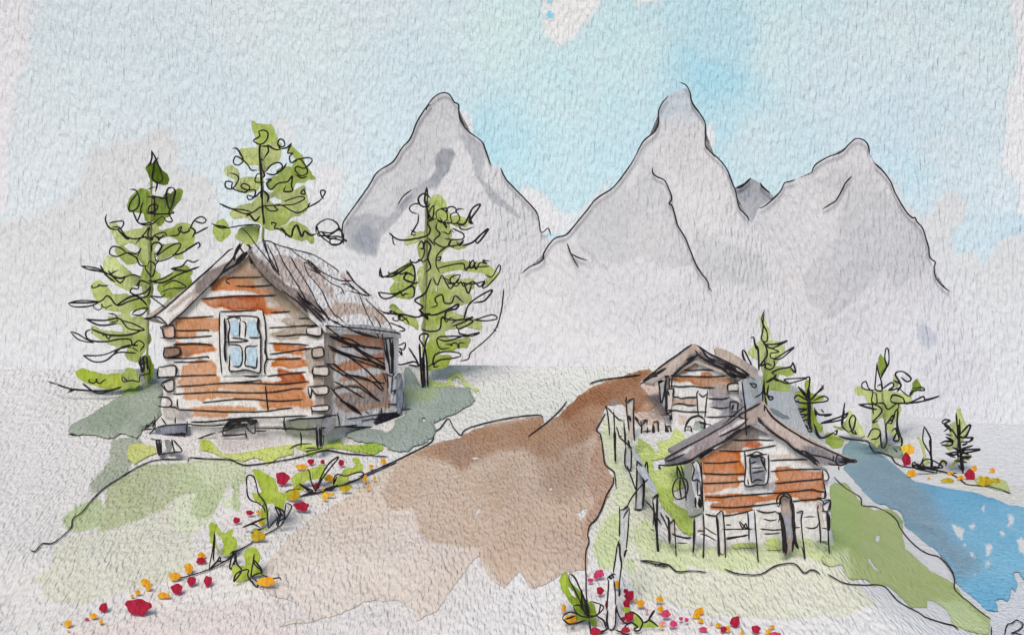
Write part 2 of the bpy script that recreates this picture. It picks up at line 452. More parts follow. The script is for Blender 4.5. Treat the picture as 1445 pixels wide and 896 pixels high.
PATH = T('K', "-247,690 -215,640 -140,560 0,470 60,430 130,380 230,310 300,285 380,265 440,235 500,215 580,205 640,200 652,214 640,236 700,196 730,160 760,132 830,92 930,60 990,43 1003,56 1000,75 960,92 985,130 1010,160 985,180 940,185 900,160 850,165 835,200 822,240 840,300 850,350 872,398 862,455 820,510 796,560 790,620 788,686 750,690 710,700 690,715 650,735 610,750 590,715 570,690 545,720 520,750 470,700 440,640 400,690 350,760 310,820 240,850 234,810 180,786 90,785 20,820 -80,850 -200,870 -110,830 -140,790 -210,775 -262,740|"
 "420,330 438,327 446,333 428,338|662,430 675,422 672,436|752,505 770,500 786,490 790,505 775,525 765,530|428,500 440,488 448,495 436,514")
path_washes = [
 ww('K', "130,450 170,370 230,310 440,235 640,200 720,190 900,60 1010,60 1010,170 870,150 820,250 860,400 800,560 800,700 700,700 650,740 600,760 570,690 520,755 440,620 300,600 260,585 250,560 232,490 160,496", (188, 164, 142), a=.75, rim=.05),
 ww('K', "440,560 520,500 560,400 640,300 830,230 850,330 820,430 700,500 790,560 790,690 700,690 600,750 560,680 520,750 470,690 440,640 455,600", (190, 168, 150), a=.6, rim=.04, soft=8),
 ww('K', "240,320 300,285 440,232 640,200 660,220 760,130 930,58 1000,50 960,90 900,150 840,190 820,250 780,280 720,300 700,340 620,320 600,300 500,310 420,350 390,375 345,340", (156, 116, 86), a=.85, rim=.04, soft=6),
 ww('K', "600,300 700,280 800,300 790,420 700,480 620,440 640,380", (158, 128, 106), a=.6, rim=0, soft=12, wob=8, sc=30),
 ww('K', "700,200 760,130 930,58 1000,50 960,92 990,150 940,190 890,160 860,165 800,160 730,210", (142, 92, 58), a=.75, rim=.06, soft=5),
 ww('K', "830,230 850,350 880,400 850,480 800,520 770,600 780,540 815,460 800,445 785,400 800,350 815,290", (172, 136, 114), a=.75, rim=.08, soft=1.5),
 ww('K', "795,500 860,440 855,480 800,540 790,600 790,690 775,690 780,570", (178, 145, 122), a=.5, rim=.06, soft=1.5),
 ww('F', "310,100 340,40 360,0 410,0 400,60 360,110 290,180 268,150 280,130", (170, 135, 115), a=.6),
 ww('K', "480,330 560,340 640,420 620,520 540,560 470,500 440,420", (180, 156, 136), a=.5, rim=0, soft=14, wob=12, sc=30),
 ww('K', "320,300 380,270 420,300 400,350 350,350", (150, 122, 104), a=.6, rim=0, soft=6, wob=6),
 ww('K', "600,560 700,540 780,600 780,680 700,690 640,640", (184, 162, 146), a=.5, rim=0, soft=12, wob=10, sc=30),
 ww('K', "-300,800 240,800 320,780 400,690 440,630 520,730 570,680 600,730 700,680 800,680 800,760 600,800 300,880 -300,900", (212, 205, 198), a=.28, rim=0, soft=16, wob=8, sc=30),
 ww('K', "860,150 880,145 895,155 890,170 865,170", (130, 125, 125), a=.7, soft=4),
 ww('K', "100,440 180,430 240,500 250,570 200,610 190,690 100,715 0,745 20,700 100,640 60,520", (214, 207, 204), a=0.0, rim=.14, soft=1.5),
 ww('K', "-200,700 100,640 200,700 0,760 -150,780", (212, 202, 194), a=.3, rim=.02),
]
m = MB(); m.patch(PATH, lambda x, y: D_t(x, y) * (1 - 0.0012), rbf([(420, 760, (207, 196, 184)), (500, 700, (206, 191, 175)), (600, 640, (205, 187, 167)), (540, 800, (207, 196, 185)), (700, 800, (202, 187, 172)), (450, 830, (208, 199, 190)), (800, 700, (200, 178, 160)), (880, 550, (184, 140, 108)), (620, 730, (210, 198, 190))], 70),
    path_washes, thick=0, step=3.0, wob=2.8, rim=.06, seed=5)
struct(m.build('path', D=25, graing=1.5))

def W(x, y): return D_w(x, y)
LAKE = T('H', "62,150 90,140 110,110 95,70 90,40 130,10 170,12 220,30 260,50 300,66 335,105 380,130 400,165 430,165 455,158 490,185 515,212 540,183 600,200 650,225 700,240 750,262 800,272 840,296 925,310 1000,320 1500,420 1500,600 925,640 905,600 880,610 898,660 885,690 870,680 850,742 820,728 795,740 810,785 790,788 760,780 730,765 700,728 660,700 620,678 608,640 602,610 580,570 540,530 490,485 450,458 420,440 380,425 372,400 378,370 360,330 300,305 250,290 200,270 160,250 130,215 110,200 100,165")
lake_w = [
 ww('H', "60,150 110,110 90,20 140,0 220,20 300,60 390,130 430,160 500,185 520,215 500,300 520,400 600,470 700,520 720,600 640,640 600,600 540,530 450,460 380,430 370,370 300,310 200,270 110,210", (122, 152, 170), a=.6, rim=.05, soft=14, wob=9, sc=40),
 ww('H', "140,60 260,70 350,130 420,200 480,260 440,330 470,400 540,440 640,500 700,560 660,600 560,520 450,420 400,360 300,280 250,230 150,180", (126, 144, 158), a=.4, rim=0, soft=14, wob=12, sc=40),
 ww('H', "100,100 90,40 130,5 220,25 270,60 190,90 130,130", (140, 168, 170), a=.5, rim=.02, soft=7),
 ww('H', "370,130 440,160 520,205 560,185 760,260 800,280 620,300 500,260", (94, 164, 202), a=.5, rim=.04, soft=9),
 ww('H', "110,190 220,265 330,310 250,300 150,250", (108, 150, 168), a=.45, rim=.02, soft=5),
 ww('H', ""
 "735,300 745,310 740,335 733,325|850,345 873,345 877,365 870,390 850,400 846,392 858,370|810,415 830,425 845,432 825,445|590,385 625,400 650,415 640,460 615,435 600,410|668,402 690,385 704,388 703,402 690,408|750,482 778,478 778,500 765,530 755,540 752,510|750,552 770,565 773,575 750,582|670,510 690,520 705,548 685,535|645,478 660,482 658,492|695,608 712,625 700,618|895,462 912,448 935,460 935,530 905,512", (212, 215, 218), rim=0, soft=.8, wob=1),
]
m = MB(); m.patch(LAKE, W, rbf([(1200, 650, (132, 168, 180)), (1300, 740, (122, 160, 182)), (1400, 760, (116, 178, 210)), (1440, 800, (120, 184, 216)), (1350, 700, (110, 174, 208)), (1390, 860, (108, 176, 212)), (1340, 800, (124, 172, 200))], 60),
    lake_w, thick=0, step=3.0, wob=2.4, rim=.16, seed=9)
struct(m.build('lake', D=30, graing=1.3))

# grass that shows as bright growth; nobody could count it
GR = MB()
def gr(fr, s, c, w=(), seed=3, off=.06, **k):
    GR.patch(T(fr, s), lambda x, y: D_t(x, y) * (1 - off / 25), C(*c), w, thick=0, wob=1.8, rim=.1, seed=seed, **k)
gr('J', "85,0 130,0 180,40 210,80 330,70 480,40 600,25 600,80 520,100 450,140 430,110 380,100 320,120 200,95 150,70 90,60", (188, 197, 118), [ww('J', "85,-10 140,0 160,60 90,70", (172, 190, 70), soft=4), ww('J', "330,60 600,20 600,90 450,150 420,100 340,110", (190, 203, 110), soft=6)], 4)
gr('J', "640,5 690,0 715,-20 745,5 770,30 800,0 830,-20 860,0 880,30 960,30 1080,15 1095,35 1090,58 1060,75 1020,80 900,60 820,45 760,62 700,90 650,85 690,70 640,55 610,40", (172, 192, 82), [ww('J', "960,20 1095,15 1090,80 940,60", (150, 178, 62), soft=5)], 6)
gr('I', "420,90 470,75 540,90 555,120 520,130 480,150 450,170 425,140", (186, 193, 112), (), 8)
gr('B', "0,165 60,205 90,240 120,250 100,262 75,290 80,340 180,300 250,300 270,340 272,370 250,410 180,440 180,500 250,540 250,560 330,560 360,620 330,620 262,664 220,645 180,590 130,520 90,450 60,400 40,330 0,270", (172, 192, 100), [ww('B', "60,400 180,440 260,560 262,664 180,590", (160, 184, 84), soft=5), ww('B', "80,330 150,320 180,420 100,420", (188, 204, 118), soft=5)], 10)
gr('A', "80,770 120,800 170,800 200,840 250,820 230,760 330,740 360,660 400,690 430,730 430,790 300,870 180,896 100,880", (196, 210, 128), (), 12)
gr('H', "35,215 60,195 110,200 180,290 240,325 300,318 340,330 375,375 370,440 378,500 410,520 450,560 500,600 540,625 600,655 660,735 720,780 768,815 770,850 765,890 720,890 660,870 600,850 590,810 560,770 510,738 480,735 482,768 440,772 400,762 340,700 300,670 240,670 200,640 130,640 100,600 90,575 30,580 0,560 0,520 30,490 60,480 40,400|250,437 266,440 258,470 243,460|205,543 222,545 262,608 235,590", (164, 178, 112),
   [ww('H', "40,200 150,280 180,400 150,520 50,520 40,380", (158, 180, 104), soft=8), ww('H', "300,318 375,375 370,400 320,340", (130, 165, 118), soft=2, rim=.05), ww('H', "510,738 640,740 760,850 765,895 600,860", (184, 200, 145), soft=6), ww('H', "0,520 120,500 130,640 40,600", (190, 200, 150), soft=6)], 14)
gr('r7', "940,390 965,350 1000,330 1025,335 1050,370 1100,430 1150,450 1125,462 1050,420 1030,372 1000,360 970,388 990,430 950,420", (193, 207, 125), (), 16, step=2.4)
gr('r7', "825,380 860,395 940,405 940,432 820,432", (180, 197, 110), (), 18)
gr('D', "505,830 510,790 520,770 560,790 620,820 612,845 600,855 550,865", (168, 188, 80), [ww('D', "505,800 540,780 560,860 510,850", (150, 175, 60), soft=4)], 20)
gr('D', "185,640 200,630 300,680 305,700 260,695 190,655", (140, 152, 150), (), 21)
gr('E', "720,760 820,760 900,780 920,840 840,825 740,800", (184, 197, 128), (), 22)
gr('E', "170,570 240,575 345,600 350,660 240,630 190,610", (150, 165, 145), (), 23)
gr('B', "470,712 520,700 595,698 600,725 480,728", (176, 196, 110), (), 25)
gr('B', "655,690 680,672 720,675 720,735 650,735", (186, 203, 120), (), 27)
tag(GR.build('grass', D=24, graing=1.4), None, None, kind='stuff')
# low scrub on both sides of the large cabin
def scrub(polys, c, w, seed, label):
    m = MB(); m.patch(polys, lambda x, y: D_t(x, y) * .996, C(*c), w, thick=.16, mode='pillow', pw=9, wob=2.0, rim=.12, seed=seed)
    return m
m = scrub(T('r2', "60,850 70,820 150,780 250,720 350,660 360,600 410,590 440,610 500,570 540,590 560,640 545,700 550,760 520,800 450,830 440,870 420,885 340,862 300,885 250,890 200,868 100,870"), (146, 157, 142), [ww('r2', "350,600 440,600 430,650 360,660", (125, 150, 90), soft=4), ww('r2', "150,780 340,690 420,760 300,840 180,840", (136, 150, 132), soft=10, rim=0)], 31, '')
tag(m.build('shrub', D=27, base=pt(175, 605, 28.6)), 'grey green low scrub sloping down on the left side of the large log cabin', 'shrub')
m = scrub(T('r7', "300,720 330,695 450,685 530,700 560,720 600,690 620,640 690,600 680,540 675,480 668,350 680,310 700,305 740,350 770,410 820,430 900,425 980,432 1080,430 1100,470 1125,510 1100,540 1040,565 1010,595 940,615 880,640 862,660 875,700 860,740 830,755 820,780 740,800 690,835 650,842 600,830 545,795 480,780 420,780 370,770 310,745|785,622 805,622 805,645 788,650"), (143, 156, 148),
    [ww('r7', "640,440 800,430 900,430 850,520 740,520 660,500", (150, 168, 110), a=.7, soft=9, rim=0), ww('r7', "300,700 560,700 600,830 400,790", (135, 146, 142), a=.5, soft=8, rim=0), ww('r7', "820,560 900,440 1100,450 1100,530 900,600", (140, 152, 146), a=.4, soft=12, rim=0)], 33, '')
tag(m.build('shrub', D=27, base=pt(570, 620, 28)), 'grey green low scrub spreading to the right of the large log cabin', 'shrub')

# ------------------------------------------------------------------ sky and mountains
skyf = rbf([(520, 0, (202, 214, 228)), (620, 10, (196, 214, 228)), (600, 120, (190, 211, 226)), (340, 20, (203, 214, 224)), (0, 0, (216, 214, 220)), (100, 60, (198, 213, 223)), (300, 100, (192, 209, 218)), (250, 200, (194, 207, 214)), (60, 220, (203, 211, 217)), (450, 50, (200, 216, 228)),
  (560, 80, (192, 212, 226)), (470, 230, (197, 210, 216)), (420, 330, (200, 208, 212)), (560, 200, (192, 212, 220)), (700, 40, (194, 219, 229)), (700, 200, (166, 208, 226)), (730, 280, (176, 211, 226)), (800, 130, (184, 214, 225)), (800, 260, (182, 211, 223)),
  (870, 80, (186, 215, 226)), (880, 200, (180, 210, 222)), (1020, 60, (172, 208, 222)), (1015, 110, (150, 203, 221)), (1000, 180, (168, 208, 223)), (1060, 200, (186, 208, 216)), (1100, 60, (190, 215, 225)), (1180, 120, (192, 210, 222)), (1300, 170, (184, 206, 220)), (1290, 240, (176, 206, 221)),
  (1240, 60, (194, 214, 224)), (1360, 100, (196, 213, 223)), (1420, 270, (196, 210, 219)), (1430, 320, (172, 202, 218)), (1340, 220, (190, 207, 216)), (1400, 40, (192, 214, 226)), (1385, 350, (184, 206, 218)), (1250, 320, (192, 208, 216))], 60)
PW = (212, 210, 212)
def pw(s, **k): return (T('p', s), None, k)
SKYW = [
 ("-1500,-40 25,-20 38,40 42,70 22,118 18,170 10,230 8,300 -1500,300", (219, 213, 218)),
 ("-1500,300 20,310 55,300 90,280 112,262 118,235 130,212 165,198 208,196 215,180 238,178 252,200 250,238 280,246 300,262 306,290 318,330 300,335 420,300 478,296 486,330 500,900 -1500,900", (198, 196, 197)),
 ("385,172 400,166 415,180 412,200 398,195", (209, 207, 210)), ("436,236 450,230 482,238 486,262 470,300 436,300", (208, 207, 210)),
 ("765,-30 850,-30 845,12 822,40 806,58 785,66 768,48 764,15", (221, 219, 221)), ("895,6 905,-20 945,-20 930,2 915,5", (220, 219, 221)),
 ("650,156 662,160 667,180 663,205 652,200", (215, 213, 216)), ("996,180 1006,172 1010,195 1003,218 996,205", (214, 213, 216)), ("735,262 760,268 790,300 820,300 800,320 860,255 830,330 740,330", (210, 210, 213)),
 ("1240,240 1262,256 1278,290 1300,305 1318,298 1320,284 1345,270 1366,285 1362,310 1342,330 1350,362 1370,352 1392,372 1405,345 1428,330 3100,300 3100,900 1200,900", (197, 198, 201)),
 ("3100,-40 1420,-40 1432,40 1436,90 1420,140 1418,200 1412,235 1428,250 1442,262 1436,300 3100,330", (217, 216, 222)),
]
xs = np.concatenate([np.arange(-1400, -60, 60), np.arange(-60, 1510, 3), np.arange(1510, 2900, 60)])
ys = np.concatenate([np.arange(-1100, -40, 60), np.arange(-40, 490, 2.6), np.arange(490, 760, 26)])
PXg, PYg = np.meshgrid(xs.astype(float), ys.astype(float))
R = 6000.0
Dg = R * (1 - .03 * ((PXg - CX) / F) ** 2)
cc = skyf(PXg.ravel(), PYg.ravel())
x, y = PXg.ravel(), PYg.ravel()
for k, (s, c) in enumerate(SKYW):
    poly = T('p', s); X = x + 4 * fbm(x, y, 22, k * 7, 4); Y = y + 4 * fbm(x, y, 22, k * 7 + 3, 4)
    sg = np.where(inside(X, Y, poly), 1.0, -1.0) * dist(X, Y, poly)
    a = smooth(sg / 11 + .5)[:, None]
    cc = cc * (1 - a) + C(*c) * a
    cc = cc * (1 - .035 * np.exp(-((sg + 3) / 2.5) ** 2))[:, None]
dots = [(776, 22, 5.5, (120, 195, 225)), (776, 3, 3.5, (130, 200, 226)), (765, 0, 2, (130, 200, 226)), (768, 12, 1.5, (150, 205, 228))]
for a, b, r, c in dots:
    q = smooth((r - np.hypot(x - a, y - b)) / 1.6 + .5)[:, None]; cc = cc * (1 - q) + C(*c) * q
cc = cc * (1 + .02 * fbm(x, y, 60, 77, 4)[:, None] * np.array([1.1, .9, .8]))
bl = np.interp(x, [0, 500, 700, 1150, 1300], [.35, .2, .08, .08, .2])[:, None]; cc = cc * (1 - bl) + bl * C(207, 217, 224)
m = MB(); m.grid(PXg, PYg, Dg, cc.reshape(PXg.shape + (3,)))
struct(m.build('sky', D=6000))

def mountain(name, label, top, D0, base, washes, strokes, seed, k=.12, yb=640, w=1.05):
    top = sorted(top); tx = np.array([p[0] for p in top]); ty = np.array([p[1] for p in top])
    gx = np.arange(tx[0], tx[-1], 2.0)
    yt = np.interp(gx, tx, ty)
    ker = np.hanning(41); ker /= ker.sum()
    def ytf(px):
        s = 0
        for o_ in range(-84, 85, 12): s = s + np.interp(px + o_, tx, ty) / 15
        return s
    def Df(px, py):
        return D0 - k * (D0 / F) * (py - ytf(px)) + D0 / F * 7 * fbm(px, py, 120, seed, 2)
    t = np.linspace(0, 1, 170)[:, None]
    PY = yt[None] + (yb - yt[None]) * t; PX = np.broadcast_to(gx, PY.shape).copy()
    col = paint(PX.ravel(), PY.ravel(), base, washes, seed)
    col = col * .94
    m = MB(); D = Df(PX, PY); m.grid(PX, PY, D, col)
    # the far side
    t2 = np.linspace(0, 1, 12)[:, None]; g2 = np.concatenate([gx[::12], gx[-1:]]); y2 = np.interp(g2, tx, ty)
    PY2 = y2[None] + (yb - y2[None]) * t2; PX2 = np.broadcast_to(g2, PY2.shape).copy()
    v = P3(PX2, y2[None] + 0 * PY2, Df(PX2, y2[None] + 0 * PY2)); v[:, :, 2] -= (PY2 - y2[None]) * D0 / F; v[:, :, 1] += (PY2 - y2[None]) * D0 / F * .5 + D0 * .004
    h_, w_ = PY2.shape; idx = np.arange(h_ * w_).reshape(h_, w_)
    m.add(v.reshape(-1, 3), PAP, np.stack([idx[:-1, :-1], idx[:-1, 1:], idx[1:, 1:], idx[1:, :-1]], -1).reshape(-1, 4))
    m.ink(strokes, lambda x, y: Df(x, y) - D0 * .004, w)
    o = m.build(name, D=round(D0, -2)); o['label'] = label; struct(o); return o
gm = lambda *c: np.array(C(*c))
top1 = T('L', "-40,1200 90,850 130,690 140,630 155,600 250,470 285,412 350,370 400,300 430,260 460,190 500,125 530,85 570,68 600,75 620,105 640,120 645,170 665,215 690,240 740,280 755,310 780,380 825,395 860,460 920,520 975,580 1000,670 1035,700 1120,900 1300,1200")[0]
m1base = rbf([(620, 150, (203, 204, 208)), (600, 200, (205, 205, 208)), (540, 270, (201, 202, 205)), (560, 330, (207, 207, 209)), (650, 300, (208, 208, 210)), (700, 280, (209, 209, 211)), (680, 420, (207, 206, 208)), (520, 450, (206, 205, 207)), (480, 360, (205, 206, 208))], 50)
mountain('mountain', 'grey peak on the left with a rounded tip above the forest and dark grey streaks', top1, 1900.0, m1base, [
 ww('L', "130,690 155,600 285,412 400,300 460,190 530,85 570,60 640,110 660,230 740,300 750,370 740,440 700,330 640,260 560,330 520,400 440,500 400,560 320,650 300,690 280,780 200,770", (190, 191, 194), a=.85, soft=2, rim=.04),
 ww('L', "540,340 570,310 615,310 625,340 600,400 570,440 540,480 505,480 500,455 530,420 540,390", (152, 156, 162), soft=1.6, rim=.05),
 ww('L', "370,560 440,490 480,460 520,440 520,480 460,520 420,560 380,610 300,700 280,780 200,760 150,740 150,640 180,600 260,590 340,610", (168, 171, 176), soft=1.8, rim=.05),
 ww('L', "180,660 250,640 290,700 270,770 180,740", (142, 148, 158), a=.85, soft=7, rim=0),
 ww('L', "640,250 690,260 745,310 750,370 740,440 800,500 880,570 910,612 860,590 780,530 720,430 690,340", (174, 177, 182), soft=1.8, rim=.05),
 ww('L', "545,50 600,40 640,80 640,120 600,80 570,70 530,80", (186, 195, 203), soft=2, a=.7),
], T('L', "130,700 135,640 155,602 200,540 250,470 285,412 350,370 370,345 395,303 430,265 460,190 500,128 530,88 568,67 600,74 622,108 640,118 643,170 665,215 690,240 740,278 755,310 780,380|497,145 505,125 520,118|822,393 845,440 860,458 920,520 975,580 990,620 997,668 1010,672 1030,655 1043,688|375,553 400,515 437,487"), 41)
top2 = T('M', "-120,1150 45,790 75,752 125,722 130,702 170,645 215,628 240,600 285,545 330,490 400,440 440,395 470,350 510,270 555,235 568,200 569,160 580,120 605,92 650,72 680,65 695,110 740,180 748,240 752,300 820,370 850,430 862,460 875,520 915,575 1000,680 1190,1150")[0]
m2base = rbf([(960, 150, (190, 197, 206)), (940, 220, (205, 205, 207)), (1010, 300, (207, 206, 208)), (860, 330, (201, 201, 204)), (760, 420, (208, 207, 209)), (900, 470, (207, 206, 208)), (1060, 450, (206, 205, 208)), (1000, 200, (210, 208, 210))], 45)
mountain('mountain', 'tall pale grey central peak with a narrow curved tip', top2, 1600.0, m2base, [
 ww('M', "575,180 590,110 640,80 680,70 700,120 730,175 700,185 640,160 590,200", (182, 191, 201), a=.8, soft=2, rim=.06),
 ww('M', "250,600 330,530 400,470 470,440 500,400 560,420 600,480 620,560 650,640 700,740 620,760 550,720 480,690 430,740 330,730 260,680", (188, 189, 192), a=.85, soft=2, rim=.06),
 ww('M', "690,600 800,650 960,700 1000,800 940,830 760,800 720,740", (191, 192, 195), a=.75, soft=4, rim=.05),
 ww('M', "480,330 560,340 600,420 560,410 490,400", (195, 196, 199), a=.7, soft=5, rim=0),
 ww('M', "430,620 480,560 560,520 600,600 640,700 600,760 520,720 440,700", (196, 195, 197), a=.7, soft=5, rim=.02),
 ww('M', "600,200 720,200 760,330 800,420 720,480 640,420 600,330", (199, 198, 200), a=.6, soft=7, rim=.02),
 ww('p', "780,430 900,400 1020,420 1120,440 1080,470 960,450 860,470", (199, 200, 202), a=.5, soft=10, rim=0),
], T('M', "45,775 75,750 105,738 128,718 128,700 150,665 175,640 215,628 240,600 285,545 330,490 385,455 410,430 440,390 470,345 495,295 515,265 552,235 568,200 567,160 580,128 605,98|650,45 675,58 690,90 697,125 742,190 748,240 748,285 765,310 800,340 830,380 850,430 862,460 870,500 880,530 905,555 915,577|545,370 545,390 560,405 590,420 610,460 618,490 608,510 618,515 630,550 640,590 670,640 690,690 715,750 757,810 760,830 773,846|217,660 232,700 250,735 262,755|232,700 260,715 295,727"), 43)
top3 = T('N', "20,900 100,400 135,325 160,305 190,290 215,262 230,232 270,220 330,200 350,160 395,135 440,120 470,90 495,68 520,75 535,90 545,125 562,158 600,195 625,235 660,310 690,350 712,362 745,400 765,470 770,510 790,528 785,560 800,600 845,635 1000,900")[0]
m3base = rbf([(1215, 220, (204, 204, 208)), (1150, 280, (206, 205, 208)), (1200, 340, (198, 198, 203)), (1280, 380, (200, 200, 206)), (1100, 420, (206, 205, 208)), (1300, 480, (206, 207, 212)), (1180, 480, (204, 204, 208))], 45)
mountain('mountain', 'broad pale grey peak on the right with a stepped right ridge', top3, 1750.0, m3base, [
 ww('N', "420,440 380,480 300,570 310,660 400,740 460,700 560,600 600,560 640,620 760,560 740,420 660,320 600,260 520,270 450,300", (187, 188, 192), a=.8, soft=3, rim=.05),
 ww('N', "330,240 420,180 520,170 590,230 560,300 480,330 420,260", (191, 192, 195), a=.7, soft=6, rim=.02),
 ww('N', "-20,640 60,610 130,650 200,610 190,640 130,690 60,695", (190, 192, 195), a=.7, soft=4, rim=.04),
 ww('N', "725,760 745,752 765,770 797,790 797,830 775,852 745,840 722,810", (180, 185, 196), a=.9, soft=2, rim=.07),
], T('N', "135,325 150,322 190,290 215,262 230,232 250,228 270,220|330,198 335,180 350,160 395,135 440,118 470,88 495,68 525,75 540,95 545,125|562,158 600,195 625,232 640,270 665,315 685,345 705,362 715,362 720,375 742,400 755,440 765,475 770,510 790,528 785,545 790,580 810,610 843,636|478,208 455,235 440,265 420,298 400,312 370,330|113,475 125,503 145,525 172,532"), 47)
top4 = T('N', "-10,380 45,252 70,240 104,215 125,225 142,238 150,255 175,270 210,300 260,380")[0]
mountain('mountain', 'small dark slate grey peak far behind between the central and right peaks', top4, 2500.0, C(158, 161, 168), [ww('N', "40,300 200,300 200,400 40,400", (190, 191, 197), a=.5, soft=8, rim=0), ww('N', "60,240 110,215 140,240 120,290 70,290", (150, 153, 163), a=.4, soft=6, rim=0)],
 T('N', "45,252 70,248 104,217|50,250 80,236 104,215|138,232 150,250 176,271|140,240 150,255"), 49, yb=330, w=1.2)
# ------------------------------------------------------------------ trees and plants
TG = 'tall loose conifers round the large log cabin'
def ground_pt(px, py, D=None):
    d = float(D_t(np.array([px]), np.array([py]))[0]) if D is None else D
    return pt(px, py, d)
def tree(name, label, cat, bx, by, crown, strokes, trunk, group=None, D=None, th=.06, dep=.3, seed=1, w=1.0, step=2.4, pw=5.5, stem='trunk', leaf='foliage', limb='branch', mD=None, extra=0):
    d0 = D if D is not None else float(D_t(np.array([bx]), np.array([by]))[0])
    k = d0 / 28.0
    mD = mD or d0
    root = thing(name, label, cat, pt(bx, by, d0), group)
    def cen(px, py): return d0 + dep * .5 * k * fbm(px, py, 90, seed, 1)
    for i, (fr, s, c, w2) in enumerate(crown):
        m = MB(); oc = dep * k * math.cos(i * 2.4 + seed)
        m.patch(T(fr, s), lambda px, py: cen(px, py) + oc, C(*c), w2, thick=max(th * 1.6, .05) * k, mode='slab', step=step, wob=1.9, rim=.12, seed=seed + i * 13, grow=2.6 if group == TG else .6)
        m.build(leaf, root, D=mD)
    front = lambda px, py: cen(px, py) - (th + dep) * k - .03
    for fr, s in strokes:
        for j, P in enumerate(T(fr, s)):
            m = MB(); m.ink([P], front, w * (1.08 + .16 * (j % 3)), seed=seed + j * 7, wander=.22 * k)
            m.build(limb, root, D=mD)
    if extra:
        rr = random.Random(seed)
        allp = [Q for (fr, s, c, w2) in crown for Q in T(fr, s)]
        xs_ = [p[0] for Q in allp for p in Q]; ys_ = [p[1] for Q in allp for p in Q]; n = 0; tries = 0
        while n < extra and tries < 900:
            tries += 1
            x = rr.uniform(min(xs_), max(xs_)); y = rr.uniform(min(ys_), max(ys_))
            if not inside(np.array([x]), np.array([y]), allp)[0]: continue
            sg = 1 if x > bx else -1; n += 1; P = [(x - sg * 6, y)]; L_ = rr.uniform(14, 26); q = rr.choice((0, 1, 1, 2))
            for t in range(9 if q else 5):
                a = t * 1.5; P.append((x + sg * (L_ * t / 8) + (3.2 * math.cos(a) if q else 0), y + 3.4 * math.sin(a) * (1 if q < 2 else .5) + 1.5 * rr.uniform(-1, 1) + L_ * t / 8 * .12))
            m = MB(); m.ink([P], front, w * rr.uniform(.85, 1.25), seed=n, wander=.25 * k); m.build(limb, root, D=mD)
    for j, (fr, s, ww_) in enumerate(trunk):
        for P in T(fr, s):
            m = MB(); m.ink([P], (front if j else (lambda px, py: d0 + 0 * px)), ww_ * (1 if j else 1.3), seed=seed + 91, taper=True, col=None if (j or len(trunk) == 1) else C(150, 158, 100))
            m.build(stem, root, D=mD)
    return root
G1, G2, G3 = (188, 200, 126), (160, 178, 88), (125, 148, 50)
